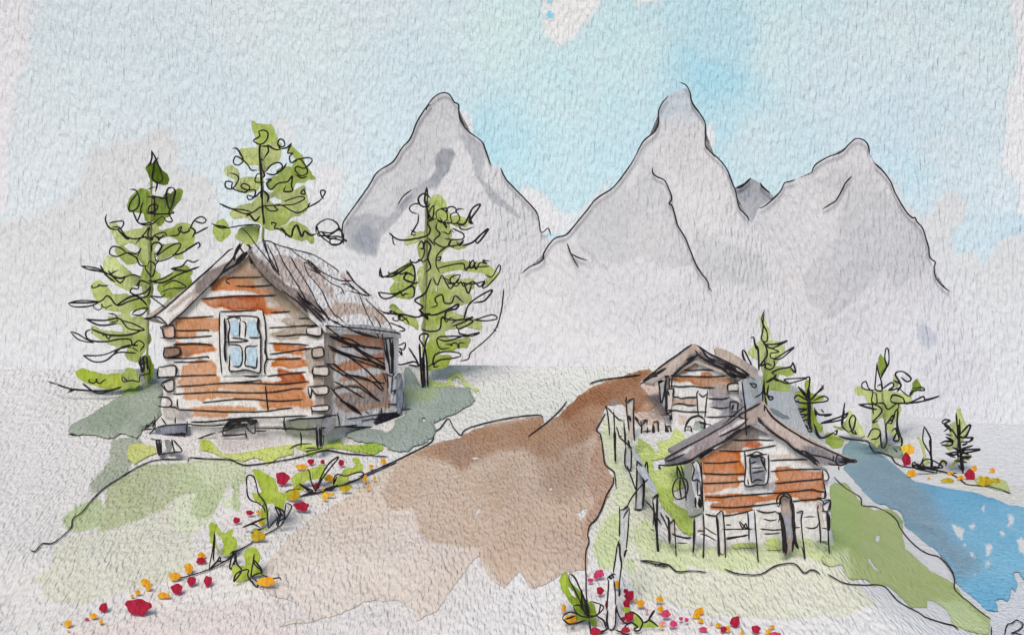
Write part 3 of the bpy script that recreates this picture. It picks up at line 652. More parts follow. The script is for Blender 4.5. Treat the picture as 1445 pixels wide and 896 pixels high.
tree('pine_tree', 'tall green conifer left of the large cabin, topped by a dark green leaf tip', 'tree', 206, 552, [
 ('r1', "478,290 490,270 520,262 530,275 548,302 575,322 582,350 578,370 560,372 520,355 500,345 488,318", (92, 118, 18), []),
 ('r1', "378,490 395,450 412,428 440,405 470,410 490,430 530,450 570,455 575,430 600,430 640,405 657,412 645,450 612,490 590,530 560,545 556,580 530,587 500,570 472,562 470,520 430,515 390,510", (128, 152, 56), [ww('r1', "380,480 440,400 470,420 430,510", (122, 148, 55), soft=4), ww('r1', "540,440 655,405 600,500 560,500", (128, 154, 60), soft=4)]),
 ('r1', "282,600 300,578 318,600 340,640 400,620 440,615 480,600 492,580 510,575 530,600 535,625 560,625 620,605 640,588 665,583 690,592 712,600 720,650 715,690 690,712 670,700 655,740 658,760 630,760 610,735 560,762 520,770 530,740 560,700 600,690 640,690 650,665 600,640 540,650 520,690 500,720 520,740 515,790 500,820 540,850 520,896 455,896 455,850 470,800 440,760 445,720 430,690 400,680 370,670 345,697 320,680 305,640", G1, [ww('r1', "280,580 340,640 330,700 280,640", (192, 205, 140), soft=4), ww('r1', "560,600 720,590 720,720 560,760", (166, 184, 92), soft=6), ww('r1', "455,780 520,780 540,900 440,900", (158, 180, 78), soft=5)]),
 ('r1', "316,715 345,705 380,730 420,745 415,780 370,787 340,760 320,735", (160, 180, 92), []),
 ('r1', "250,790 265,760 300,768 330,800 370,830 400,860 480,870 495,896 500,960 470,970 455,905 400,900 380,930 330,905 280,870 255,830", G1, [ww('r1', "250,760 330,760 350,860 260,860", (196, 208, 146), soft=5)]),
 ('r1', "640,830 665,806 690,810 712,842 690,852 705,885 712,930 700,960 680,1000 640,1050 610,1075 585,1050 580,1000 600,970 560,955 540,920 545,880 580,865 620,842", (158, 180, 76), [ww('r1', "560,960 720,940 640,1080 560,1080", (150, 172, 66), soft=6)]),
 ('r2', "185,100 205,75 228,68 265,95 290,140 360,135 410,150 450,150 490,170 470,200 420,205 385,215 375,250 395,262 440,250 460,275 470,300 458,320 485,350 492,372 465,410 440,450 425,482 385,475 365,450 372,435 390,420 410,412 400,400 330,405 270,385 230,360 190,332 188,305 240,330 300,335 370,345 400,350 395,330 355,325 360,300 330,282 282,278 280,255 320,255 350,240 345,215 300,212 240,195 208,150", G1, [ww('r2', "180,60 270,80 280,150 200,150", (180, 196, 104), soft=5), ww('r2', "400,150 500,150 480,260 390,230", (160, 182, 84), soft=6), ww('r2', "300,330 480,340 440,480 380,470", (166, 184, 92), soft=6)]),
 ('r2', "455,470 480,460 500,510 500,565 480,582 462,560 470,520", (130, 156, 34), []),
 ('r2', "105,545 140,530 200,550 260,560 330,555 372,552 372,528 400,530 430,560 432,598 410,618 350,625 260,622 180,600 120,568", (164, 180, 66), [ww('r2', "100,530 200,540 240,600 120,590", (152, 174, 50), soft=5), ww('r2', "350,520 440,560 430,610 350,620", (150, 168, 90), soft=5)]),
], [
 ('r1', "500,195 520,235 535,270 550,310 558,345 545,365 525,360|500,195 502,230 494,262 480,285|535,235 515,260 510,300 505,345 530,370 520,415|480,400 522,386"),
 ('r1', "385,402 415,405 435,440 432,490 400,515 380,505 395,460 430,420|455,465 445,500 440,520|400,515 430,575 455,582 500,575|425,575 450,510|480,520 490,490 515,478 533,490 520,515 480,525 560,532 620,525 600,515|612,392 590,395 578,430 585,480 600,505 618,450 625,410 612,392|600,500 592,530 610,568 580,570 555,545 510,580 470,590 430,580|516,440 516,545"),
 ('r1', "265,530 258,560 275,600 310,612 345,600 352,570 310,572 275,580|290,600 330,600 345,620 370,650 410,662 450,655 480,650|320,610 370,660 385,660|415,685 450,650 490,600 480,640 500,665 520,640 570,628 582,650|445,640 495,672|600,645 640,640 660,598 640,612 670,630 700,618 690,605|700,612 730,560 765,545 788,562 770,580 722,565|720,640 760,620 800,598|700,600 730,620 715,655"),
 ('r1', "370,735 330,705 290,705 280,740 320,755 370,735 420,740 445,710 425,755|370,735 420,760 440,800 480,805|500,730 505,690 530,680 555,700 530,740 512,740|515,760 570,720 620,690 655,690 640,720 600,760 530,780 515,745|530,740 565,688|610,745 650,740 700,710 748,680 755,700 740,712|480,805 490,780 520,800 505,860 470,822 470,800"),
 ('r1', "128,805 170,808 220,820 260,840 330,870 400,850 440,862|128,805 180,825 260,835|230,800 260,850 310,890|325,825 290,850 340,900|600,820 660,805 690,775 720,785 752,770|600,820 680,830 720,820 752,808|490,890 560,870 612,840|520,800 540,770"),
 ('r2', "170,-2 260,20 330,45 400,30 450,45|270,5 330,70 365,40|480,60 560,70 640,30 715,2|560,90 620,60 682,95 600,102 555,120|500,80 440,60 430,102 400,100 388,120 420,135 470,120 495,90 480,140 440,150|440,60 420,90"),
 ('r2', "60,178 130,165 220,172 170,195 90,197 60,180|60,178 220,172 270,140 320,190 380,170 450,150|315,190 380,150 420,140 460,170 480,195|270,232 310,240 322,270 282,280|155,263 250,270 330,260 380,312 462,320 410,290 350,270|155,263 230,295 322,285|70,327 110,340 160,370 195,386 120,372 72,330|185,315 155,330 170,370 250,382 330,368 390,370 400,402 430,375 462,395 440,432|185,315 270,345 380,345 455,320|140,452 180,455 250,450 330,420 390,410 430,432|140,455 200,487 260,480 320,440 420,440|300,445 360,405 430,400|400,240 445,240 480,205 420,215 395,240"),
 ('r2', "345,555 350,590 400,585 435,592 440,560 490,545 480,500|375,590 350,565|0,605 60,625 120,635 220,640 300,632 342,618|-45,592 0,605|55,652 100,630 60,640|135,600 220,652 342,620"),
], [('p', "207,556 208,500 210,420 212,330 214,250", 1.5), ('r2', "440,460 450,545|475,455 480,530|432,480 460,542|455,455 462,530|445,500 470,490", 1.7)], TG, seed=3, extra=7)

tree('pine_tree', 'green conifer with looped branches rising directly behind the roof ridge of the large cabin', 'tree', 371, 345, [
 ('r3', "288,45 305,62 345,68 385,70 392,95 402,115 412,150 432,168 430,200 420,240 400,262 370,275 350,290 340,330 320,300 330,270 300,262 262,268 235,245 222,215 228,192 262,190 320,190 310,130 292,90", G1, [ww('r3', "288,45 400,70 420,150 320,170", (162, 182, 84), soft=6)]),
 ('r3', "470,185 490,175 512,200 540,230 555,280 580,310 610,345 580,335 560,360 545,360 510,355 500,380 490,410 450,418 420,405 385,400 372,380 390,345 430,330 420,300 450,290 500,290 520,240 500,215", (164, 184, 92), [ww('r3', "480,170 560,240 610,350 500,340", (148, 170, 66), soft=5)]),
 ('r3', "145,300 170,280 200,300 212,340 190,342 155,322", (188, 202, 130), []), ('r3', "200,365 240,345 300,345 325,352 310,400 250,415 205,395", (184, 198, 122), []),
 ('r3', "175,530 210,495 290,478 310,450 335,440 350,420 380,430 400,420 470,420 520,410 555,390 562,440 568,470 560,508 520,535 480,545 460,575 430,588 395,612 345,600 330,575 285,560 240,540 200,550 180,545|370,450 400,435 440,450 445,475 400,480 372,470", G1, [ww('r3', "330,500 470,500 460,600 340,600", (166, 186, 90), soft=8)]),
 ('r3', "85,600 105,575 130,565 150,590 165,632 150,645 120,668 105,665 88,635", (166, 186, 92), []),
 ('r3', "200,652 225,615 260,600 310,600 312,640 302,672 275,680 250,687 235,665 212,665", (180, 196, 118), []),
 ('r3', "430,612 470,600 500,575 520,580 560,600 595,640 600,682 570,655 545,668 510,655 480,650 470,630", (172, 190, 100), []),
], [
 ('r3', "290,150 330,165 360,140 366,105 345,90 318,98 325,120 290,145 310,155|345,240 370,200 365,170 400,190 430,190 418,160 430,138 450,145 455,170 435,178 420,160|330,175 380,175|430,190 470,180 490,160 470,210 500,210 480,230 490,262 520,245 580,235 600,250 560,290 520,280 510,300 540,330 575,312 560,270 530,240 510,260|510,322 545,342 575,330"),
 ('r3', "178,188 200,185 220,210 237,250 210,275 185,262 195,228 225,240 255,265 280,300 312,300|350,312 390,270 430,262 442,290 400,325 355,315|410,310 440,300 466,263|330,325 312,320 300,360 352,365|355,350 385,350 360,370 380,402 420,370 470,360 495,330 490,380 495,410 450,412 460,385"),
 ('r3', "160,315 200,325 212,350 180,397 145,390 145,360 180,365 175,392 215,412 250,415 272,390 240,370 225,388 260,405 300,405 292,445 265,455 258,432 300,440 332,405"),
 ('r3', "110,475 180,505 250,530 290,520 340,490 430,485 500,480 560,450 530,440 450,465|110,475 165,500 240,510 280,522|250,545 270,535 300,567 325,540|350,490 380,515 420,510 400,490 440,485 520,525 580,495 640,460 670,412 645,408 650,440 665,452|575,495 590,470|560,395 540,420 562,428 555,395"),
 ('r3', "70,580 120,605 180,600 240,590 320,590 315,620|90,590 150,600|390,590 385,575 410,582 400,605 440,615 470,642 490,650 500,610 520,590 545,650 560,620 590,642 622,635|430,600 455,620 460,650"),
 ('r3', "620,635 625,590 670,560 710,565 740,600 700,630 640,625 630,645 690,642 740,615 765,650 740,690 700,692 700,660 782,675 740,650 690,650 640,640|650,625 690,660 732,655|690,690 740,690 770,670|625,590 640,640 700,690|735,590 760,640 765,690"),
 ('r3', "325,240 345,250|335,290 350,330 330,345|332,405 352,415 370,440 362,470"),
], [('p', "371,348 372,300 370,250 366,205", 1.4), ('r3', "327,160 322,220 330,320 335,420 340,520 345,590|320,220 332,300|330,400 330,450|345,540 348,585", 1.5)], TG, D=32.6, seed=5)

tree('pine_tree', 'green conifer right of the large cabin, standing in front of the left peak', 'tree', 600, 551, [
 ('r8', "275,85 300,82 318,105 325,140 345,165 330,190 345,240 340,262 370,272 410,290 380,302 340,290 312,310 290,340 300,362 330,365 400,355 430,375 480,360 510,385 542,408 530,430 505,445 495,455 512,420 490,397 430,395 380,385 330,392 300,402 308,430 335,418 360,415 370,437 440,435 440,465 415,470 430,518 400,535 350,525 320,560 360,570 390,590 440,600 475,605 470,640 430,625 380,630 340,635 310,650 322,680 360,692 425,680 412,715 380,710 350,730 300,725 290,755 345,757 330,790 290,800 250,808 258,770 232,730 272,680 250,660 228,625 240,600 225,560 225,520 235,485 220,470 215,430 210,400 220,385 245,380 215,330 210,290 240,265 225,262 200,270 160,285 155,265 200,240 240,235 252,190 243,150 255,110|285,450 292,470 285,490 275,480|300,700 320,700 305,715", G1, [ww('r8', "270,80 330,100 340,240 260,240", (172, 190, 104), soft=6), ww('r8', "220,480 330,480 330,620 230,620", (164, 184, 84), soft=7), ww('r8', "230,690 430,680 340,810 240,810", (158, 180, 70), soft=7), ww('r8', "290,350 540,350 520,420 300,400", (178, 194, 104), soft=6)]),
 ('r8', "340,180 375,170 422,185 410,205 370,202", (180, 195, 110), []),
 ('r8', "90,410 118,400 140,385 180,360 192,400 198,440 192,480 170,510 110,500 95,470 110,450 150,450 160,430 120,438", (170, 188, 100), [ww('r8', "90,440 160,440 160,510 90,510", (160, 180, 90), soft=3)]),
 ('r8', "95,550 105,540 130,562 150,580 195,600 205,640 190,625 165,615 120,580", (176, 192, 104), []),
 ('r8', "345,590 390,600 470,606 472,636 430,625 350,625", (170, 188, 92), []),
], [
 ('r8', "245,40 250,80 245,120 250,160|245,42 236,100 246,125|262,90 235,70 210,90 220,120 250,125 260,110|210,155 185,150 172,132 190,115 215,115 232,130|210,155 208,190 190,225 180,242 202,245|180,225 200,235|245,130 268,180 275,120 250,160 260,182 280,150|240,100 255,180"),
 ('r8', "290,180 285,150 305,135 330,150 330,180 305,192 290,180 330,195 350,190 345,160 370,150 385,175 365,197 330,190|300,170 330,215 320,190|365,195 400,200 420,170 440,130 472,115 450,150 430,180 440,197 425,190 430,160|380,215 410,222 443,210|395,225 380,205"),
 ('r8', "85,235 100,245 105,280 115,286|85,235 130,265 200,260 250,245 260,220 250,190 285,175|215,300 230,302 240,270 262,290 250,340 262,380 240,402|210,290 225,270 235,310 225,345 195,362"),
 ('r8', "290,190 285,220 302,240 275,270 300,290 330,295 347,265 320,260|350,215 400,240 395,262 350,265 340,290 380,285 400,265 385,290 370,270|395,290 440,275 470,245 506,218 460,280 452,262|300,402 285,370 290,330 320,300 342,290 362,297|290,342 305,335 300,352 286,348|250,255 280,290"),
 ('r8', "50,380 60,420 100,405 180,360|50,380 48,415 65,425|60,420 110,415 185,370 192,440 150,430 165,405 195,420|185,355 175,372|40,485 60,510 100,505 190,450 212,445|40,485 75,490 120,490 185,460 192,500 175,510"),
 ('r8', "290,385 350,370 400,365 410,395 440,350 452,390 470,360 500,365 480,350 512,355|400,385 450,380 510,375|425,350 432,385 455,355|490,410 520,420 550,370 552,400 500,460 480,465 490,440 440,450 380,445 330,450"),
 ('r8', "270,420 290,455 310,415 330,450 345,470 370,440 387,412 350,420 345,440 370,460 390,440 400,460 440,440 470,462 492,430|400,440 420,490 435,450|265,425 245,480 225,500 195,520 230,545 217,560 240,580|330,440 360,450 385,430"),
 ('r8', "260,550 290,540 280,512 310,495 320,530 350,530 365,500 402,530|215,580 260,575 235,590|50,570 100,575 150,580 200,590 240,580 280,580 330,560 380,535 370,555 330,565 320,602|85,562 100,577 92,562 130,580 160,600 172,620|220,640 260,650 300,640 310,590 340,600 400,600 440,590 402,610 350,630|400,600 430,530 520,475 490,520 440,530|445,602 520,580 542,595 500,605 440,602|350,615 380,600 440,607 380,640 370,622|210,555 250,600 240,570"),
 ('r8', "290,680 330,690 400,670 468,655 430,670 350,670 292,677 300,720 342,720|270,790 280,750 320,735 380,740 387,755 340,765 300,770 270,792|220,830 240,700 252,665 225,660 215,680 240,722|250,800 280,780 275,800 300,795|380,640 385,660 420,665"),
 ('r7', "625,130 640,165 680,150 672,195 632,182 660,230 650,180|700,180 740,240 772,300|610,270 650,290 740,270 762,300 702,290|620,150 600,240 650,230|640,40 680,70 640,80"),
], [('p', "597,551 598,480 600,400 601,330 602,275", 1.5), ('r8', "215,700 222,820 228,880|240,720 247,800 250,880|232,740 238,880|225,760 232,830 228,896", 1.6)], TG, D=32.0, seed=8, extra=9)
bn = MB(); bn.ink(T('r8', "570,470 560,560 535,640 490,690 430,740 422,765 385,775|525,640 540,650"), lambda x, y: 31.5 + 0 * x, 1.05)
o = bn.build('bare_branch', D=31, base=pt(650, 508, 31.5)); tag(o, 'long bare curved twig right of the conifer beside the large cabin', 'twig')

tree('pine_tree', 'slim green tree with a wavy pointed tip right of the upper small cabin', 'tree', 1078, 604, [
 ('D', "128,112 135,103 150,102 165,150 182,175 192,200 186,228 172,248 232,250 270,280 277,318 255,330 242,352 220,392 262,395 290,405 322,412 330,440 290,450 242,442 232,470 270,480 302,490 306,540 270,543 240,535 190,530 168,560 178,600 175,640 152,640 150,560 140,480 150,440 140,400 150,370 122,355 95,345 65,332 72,302 100,275 130,250 148,232 142,170", G1, [ww('D', "60,250 150,250 150,360 60,350", (186, 200, 130), soft=6), ww('D', "140,400 330,400 300,540 150,540", (168, 186, 92), soft=8)]),
], [('D', "160,68 142,120 150,170 140,240 170,252 172,200 150,150 157,90|140,240 165,280 172,330 132,390 160,380 152,350|150,270 230,265 288,247 200,290 165,270|165,280 240,310 190,320 212,350 325,285 260,345 210,355|210,350 215,390 190,412 160,400 170,380 202,392|215,440 200,430 240,410 310,395 320,370 335,430 300,395|165,485 210,460 250,480 300,492 400,462 360,462 270,470 300,490|165,490 200,470 225,440 215,470 250,480|78,232 95,228 102,270 120,300 125,420|100,270 112,300|30,300 45,310 80,380 92,402 120,430|30,300 35,340 62,392|100,575 140,550 157,500|70,490 110,500 100,517 70,490|180,500 175,560 207,572 190,587 160,540|150,500 145,602|85,440 110,450 100,470")],
 [('D', "162,640 157,560 158,440 165,300", 1.3), ('D', "155,470 155,520 165,600 172,640", 1.4)], 'small trees on the lake side', seed=11)
tree('shrub', 'small dark spiky shrub between the slim wavy tree and the pale pointed bush', 'shrub', 1144, 606, [
 ('D', "333,545 355,540 378,548 400,562 390,520 388,482 412,468 420,550 460,560 502,563 490,590 440,602 430,640 452,680 462,715 487,740 485,765 470,772 432,742 400,752 372,738 345,720 345,690 370,650 362,622 388,602 352,582", (146, 168, 62), [ww('D', "370,720 420,720 420,770 370,770", (100, 115, 90), soft=3), ww('D', "400,560 440,560 430,640 400,640", (128, 150, 48), soft=4)])],
 [('D', "385,462 415,455 415,500 402,560 410,602|350,510 410,602 330,590 347,560 402,590|350,510 400,560|500,500 440,570 410,602 520,592 500,565 440,590|410,602 415,750|340,640 400,640 335,667 402,670|340,640 360,690 402,670 420,650|440,630 470,670 542,670 500,682|445,640 455,680|480,640 500,660|480,720 600,680 637,660|295,715 340,720 402,742 300,737 292,718|330,740 400,700 420,750 350,745|440,720 480,802 560,772|400,760 425,770 420,720|480,500 495,520 440,560")],
 [('D', "415,760 414,680 412,600 408,520", 1.8)], None, seed=14, w=1.1)
tree('shrub', 'pale green pointed bush at the top left shore of the lake', 'shrub', 1206, 619, [
 ('D', "640,652 655,655 690,700 715,750 735,792 690,795 650,785 620,762 600,765 560,745 555,738 600,745 632,700", (190, 203, 132), [ww('D', "640,650 690,700 690,790 650,780", (200, 210, 150), soft=5)])],
 [('D', "620,600 602,700 605,740 640,772|480,725 600,680 637,660 600,700 480,722|660,770 645,710 662,675 680,690 672,740 660,770 690,785|640,772 670,760 690,785|560,770 575,760 570,785 556,780|585,795 650,812 733,822")],
 [('D', "608,745 606,700 615,640", 1.3)], None, seed=15)
tree('tree', 'tall ragged green tree with two dark leaf clumps on the far lake shore', 'tree', 1252, 638, [
 ('E', "222,180 222,140 235,110 250,128 258,160 258,200 238,230 225,215", (140, 164, 60), []),
 ('E', "95,315 105,285 125,278 150,295 200,302 280,300 300,310 350,320 395,330 402,352 372,370 335,368 342,410 325,440 312,450 300,500 345,555 340,565 290,530 262,500 270,450 240,440 200,470 185,435 190,400 175,385 150,325 120,330", G1, [ww('E', "95,270 160,280 150,330 90,330", (186, 200, 120), soft=4), ww('E', "240,380 330,370 310,450 250,450", (162, 184, 90), soft=5)]),
 ('E', "305,215 325,225 332,270 318,285 300,262", (190, 203, 130), []),
 ('E', "400,262 415,245 432,240 440,262 446,292 425,305 408,312 395,330 385,322 402,295", (112, 134, 40), []),
 ('E', "185,450 215,470 235,520 240,570 215,600 175,560 168,545 195,500", G1, []),
], [('E', "215,150 207,240 205,295 240,302 235,250 220,200 215,160|235,240 250,200 275,160 275,90 262,80 255,130 265,170 250,212|240,300 235,270 215,280|205,300 175,300 140,290 135,268 155,253 170,290 192,310 185,360 212,370 210,320 185,310|115,375 200,375 240,410 190,470 222,460|115,375 180,395 217,402|185,345 195,430|240,295 290,260 302,280 275,300 340,280 310,215 350,202 395,240 372,255 340,232|300,250 340,270 320,310|330,290 380,330 410,302 465,300 450,285 402,292|385,320 410,300|285,350 300,325 350,340 370,370 460,332 465,350 540,332 460,357 380,367 300,367 285,350|205,370 250,370 270,402 320,370 330,390 310,412 300,450 262,480 265,570 250,607|262,480 300,430 290,475 270,470|325,395 320,500 345,560 340,602|165,550 190,505 230,512 220,550 180,560|230,510 240,600 262,600|290,520 310,500 330,560 300,562 320,520|300,602 330,640 332,690 302,642|340,700 320,650 345,600|330,690 345,700 345,720")],
 [('E', "262,620 262,520 250,420 240,300", 1.3), ('E', "325,395 322,480 342,560 345,620", 1.2)], 'small trees on the lake side', seed=17, w=1.0)
tree('reed_plant', 'small pointed plant with one tall leaf between two trees on the far shore', 'plant', 1314, 664, [
 ('E', "425,540 440,545 455,570 465,620 475,665 500,682 470,692 447,690 450,665 460,655 448,600", (192, 204, 130), [])],
 [('E', "462,490 455,560 472,600 495,640 505,722|462,490 480,520 497,560 500,640 507,700|405,680 450,700 530,722 400,692 420,675|430,702 480,662 560,702 520,710 440,700|460,655 450,680 465,700|395,695 430,715 528,735|440,712 525,720 525,740|500,700 540,705|530,720 550,680 560,670 580,682 575,700")],
 [('E', "500,720 498,640 490,560", 1.0)], None, seed=19, stem='stem', limb='leaf_outline')
tree('pine_tree', 'small dark scribbled conifer at the right end of the far shore', 'tree', 1357, 664, [
 ('E', "635,400 655,400 665,440 682,482 692,502 672,560 650,600 610,615 592,615 570,592 598,560 598,482 630,460", (188, 202, 132), [ww('E', "560,560 640,560 620,620 570,610", (196, 208, 142), soft=5)]),
 ('E', "600,710 605,690 640,660 690,640 717,642 702,665 650,680 620,690 608,722", (184, 198, 120), [])],
 [('E', "630,420 640,540 642,602|555,470 570,455 600,460 570,480 620,522|555,470 590,490 602,520|650,540 670,550 720,550 702,570 650,572|545,580 580,568 612,575 600,592 550,587|655,530 690,490 707,485 682,542 650,550|565,520 600,500 642,562|575,530 610,540|575,545 620,570|700,570 720,545|580,635 650,620 700,612 757,612 650,637|572,632 620,640 650,622|650,560 655,640 672,722|630,640 700,662|720,590 650,612|640,690 667,742 602,732|620,670 690,680|610,600 700,640|600,650 680,610|640,600 640,660|660,590 690,580|585,640 630,655|645,650 710,650 660,660|640,480 642,540|648,450 652,540")],
 [('E', "665,735 655,640 642,540 632,430", 1.8)], 'small trees on the lake side', seed=21, w=1.15)

# leafy plants along the path
def plant(label, bx, by, crown, strokes, seed, cat='plant', name='leafy_plant'):
    d = float(D_t(np.array([bx]), np.array([by]))[0]) - .08
    return tree(name, label, cat, bx, by, crown, strokes, [], 'leafy plants along the path', D=d, th=.04, dep=.04, seed=seed, stem='stem', leaf='leaf', limb='stem', w=1.0, step=2.2, pw=4)
plant('two-leaved green plant with a tall angular stem above the lowest plant left of the path', 313, 790, [
 ('J', "137,475 150,452 180,465 205,510 230,518 265,490 272,500 260,530 285,545 290,590 270,625 240,635 200,622 165,595 145,560 140,520|170,505 205,540 218,580 215,615 185,602 172,570", (164, 184, 68), [ww('J', "137,450 180,460 160,540 135,520", (146, 170, 42), soft=4), ww('J', "220,500 290,520 280,620 220,620", (156, 178, 58), soft=5)])],
 [('J', "168,508 158,600 135,715|168,508 165,600 160,665|135,715 180,670 195,642 200,665 180,660|180,670 230,665 275,620 250,655 285,620|250,630 270,615 285,620 270,700 250,705 262,640|262,700 290,640")], 31)
plant('lowest green plant left of the path, bent leaf and orange flower at its foot', 345, 817, [
 ('J', "290,690 330,700 337,670 330,640 340,600 370,592 400,600 418,630 415,665 400,690 425,720 430,745 395,745 362,750 340,775 300,785 275,765 265,720 270,690", (164, 184, 66), [ww('J', "335,590 420,600 410,690 340,680", (158, 180, 58), soft=4), ww('J', "260,690 340,720 320,790 260,760", (170, 188, 76), soft=4)])],
 [('J', "285,620 290,680 315,718 275,780 285,740 320,718 355,715 350,750 400,810 400,780 370,755|385,625 378,680 368,750 390,740 425,725 385,680 385,625|385,660 425,712 425,740|425,740 480,762 525,758 533,776")], 33)
plant('broad green leaved plant with a tall hairpin stem beside the large crimson flower', 374, 745, [
 ('J', "377,165 410,165 440,185 490,210 505,245 515,290 555,292 585,290 560,320 550,350 545,385 510,380 490,350 450,355 410,350 385,325 380,300 405,300 430,285 400,220", (164, 184, 66), [ww('J', "377,165 500,210 500,260 400,230", (156, 178, 56), soft=5), ww('J', "380,300 550,300 540,380 400,350", (160, 182, 60), soft=6)]),
 ('J', "425,390 432,355 452,350 460,400 450,440 435,460 420,430", (160, 180, 60), []), ('J', "362,505 385,490 450,488 450,510 400,520", (168, 186, 70), [])],
 [('J', "345,260 343,215 355,195 380,200 395,240 410,300 440,340 455,390 462,490|345,260 350,310 370,335 400,345 435,370 445,400|320,483 370,462 420,440 450,430|320,483 380,465 420,485|462,490 490,455 520,420 500,370 530,400 515,480|510,370 550,400 550,440 540,430|560,345 590,365 575,405 550,440 555,380 560,345|520,380 540,420 530,400 520,450 505,420|345,570 330,555 345,530 358,535 355,560 345,570|350,530 385,505 440,485|515,480 510,455 550,435")], 35)
plant('small green plant with an olive leaf and two upright stems left of the path', 445, 690, [
 ('J', "590,215 620,185 665,175 700,160 735,150 750,135 772,155 770,185 790,200 750,215 705,215 670,225 655,240 630,250 625,285 605,290 600,250", (166, 186, 78), [ww('J', "730,135 790,150 780,210 730,200", (160, 182, 66), soft=4)]),
 ('J', "550,310 570,285 600,280 620,250 640,255 655,285 640,300 620,310 605,350 585,352 562,335", (146, 152, 24), [])],
 [('J', "490,322 540,322 555,300 575,280 640,270|540,320 570,340 590,325 690,295 735,290|630,240 665,262 710,280 690,285 640,245|675,158 690,180 695,220 722,285|722,285 740,240 760,190 790,140 820,110 850,97 800,160 760,215 735,260 720,280|735,290 770,285 780,270 830,260")], 37)
plant('green plant with an outlined curved leaf at the upper end of the left path edge', 478, 685, [
 ('J', "820,240 830,215 860,192 880,165 925,155 945,140 925,115 940,100 965,105 960,125 982,150 975,175 940,180 905,200 895,230 870,245 855,268 830,270", (166, 186, 72), [ww('J', "820,200 900,200 880,270 820,260", (174, 192, 84), soft=5)]),
 ('J', "850,262 915,250 917,265 905,290 870,292 852,280", (176, 168, 40), [])],
 [('J', "820,250 825,210 845,190 890,200 950,180 978,178 985,195 960,215 900,240 830,262|820,250 840,200|775,280 800,265 830,255 820,270 780,282")], 39)
plant('bright green plant with a tall looped leaf at the bottom of the right path edge', 828, 880, [
 ('F', "90,540 100,505 125,488 138,500 145,530 170,560 200,590 225,620 240,660 255,680 300,690 318,705 325,740 330,770 305,775 322,800 325,832 300,828 292,800 270,798 235,803 200,790 195,770 215,755 190,735 175,700 150,680 130,640 105,600|145,590 158,582 185,610 200,655 170,635", (122, 150, 30), [ww('F', "90,490 145,500 150,640 100,600", (150, 174, 50), soft=4), ww('F', "230,640 330,690 330,830 200,790", (120, 146, 36), soft=5)])],
 [('F', "155,495 150,530 180,590 215,660 240,720 275,765|155,495 185,520 215,580 245,650 260,700 275,745|235,600 232,680 250,740 275,768 330,770|180,705 190,740 240,775 320,768 375,715 340,690 285,675|180,705 215,700 250,740|240,640 270,700 280,765|105,785 130,755 170,745 230,770|105,785 150,820 200,815 260,795|125,790 190,770|245,690 272,760|330,770 375,800 390,850|280,800 285,830 290,890|375,715 355,700 345,740 330,770")], 41)
plant('low green plant with curly stems right of the front corner post', 925, 882, [
 ('F', "570,760 580,770 620,785 625,810 655,800 680,790 700,820 725,835 700,850 660,862 640,850 612,858 590,840 565,830 575,800", (158, 182, 66), []), ('F', "500,720 540,715 545,740 520,750 502,740", (140, 165, 50), [])],
 [('F', "460,718 465,750 485,790 510,815 535,820|540,740 580,755 612,785 625,815 605,860 580,865 570,850 595,840 550,812 520,830 485,870 450,860|625,815 660,800 700,735 665,790 700,815 725,840|450,860 520,890 540,880|370,860 330,890|350,885 400,850")], 43)
# ------------------------------------------------------------------ log cabins
WALL = C(215, 213, 212)
OR1, OR2, OR3 = (188, 122, 80), (198, 150, 118), (170, 96, 56)
BRN, GRY, BRD = (166, 152, 138), (184, 176, 170), (128, 114, 106)
def hexa(m, pts, off, col):
    a = [np.array(p, float) for p in pts]; off = np.array(off, float)
    m.box([*a, *[p + off for p in a]], col); return m
def part(name, root, polys, Df, base, washes=(), strokes=None, thick=.08, D=27, w=1.05, w2=None, seed=3, step=2.2, wob=.5, tdir=None, rim=0.0, mode='slab', pw=5, lift=.5):
    m = MB(); m.patch(polys, Df, base, washes, thick=thick, step=step, wob=wob, seed=seed, tdir=tdir, rim=rim, mode=mode, pw=pw)
    if strokes: m.ink(strokes, Df, w, lift=lift, seed=seed)
    if w2: m.ink(w2, Df, w * 1.5, lift=lift, seed=seed + 4)
    return m.build(name, root, D=D)

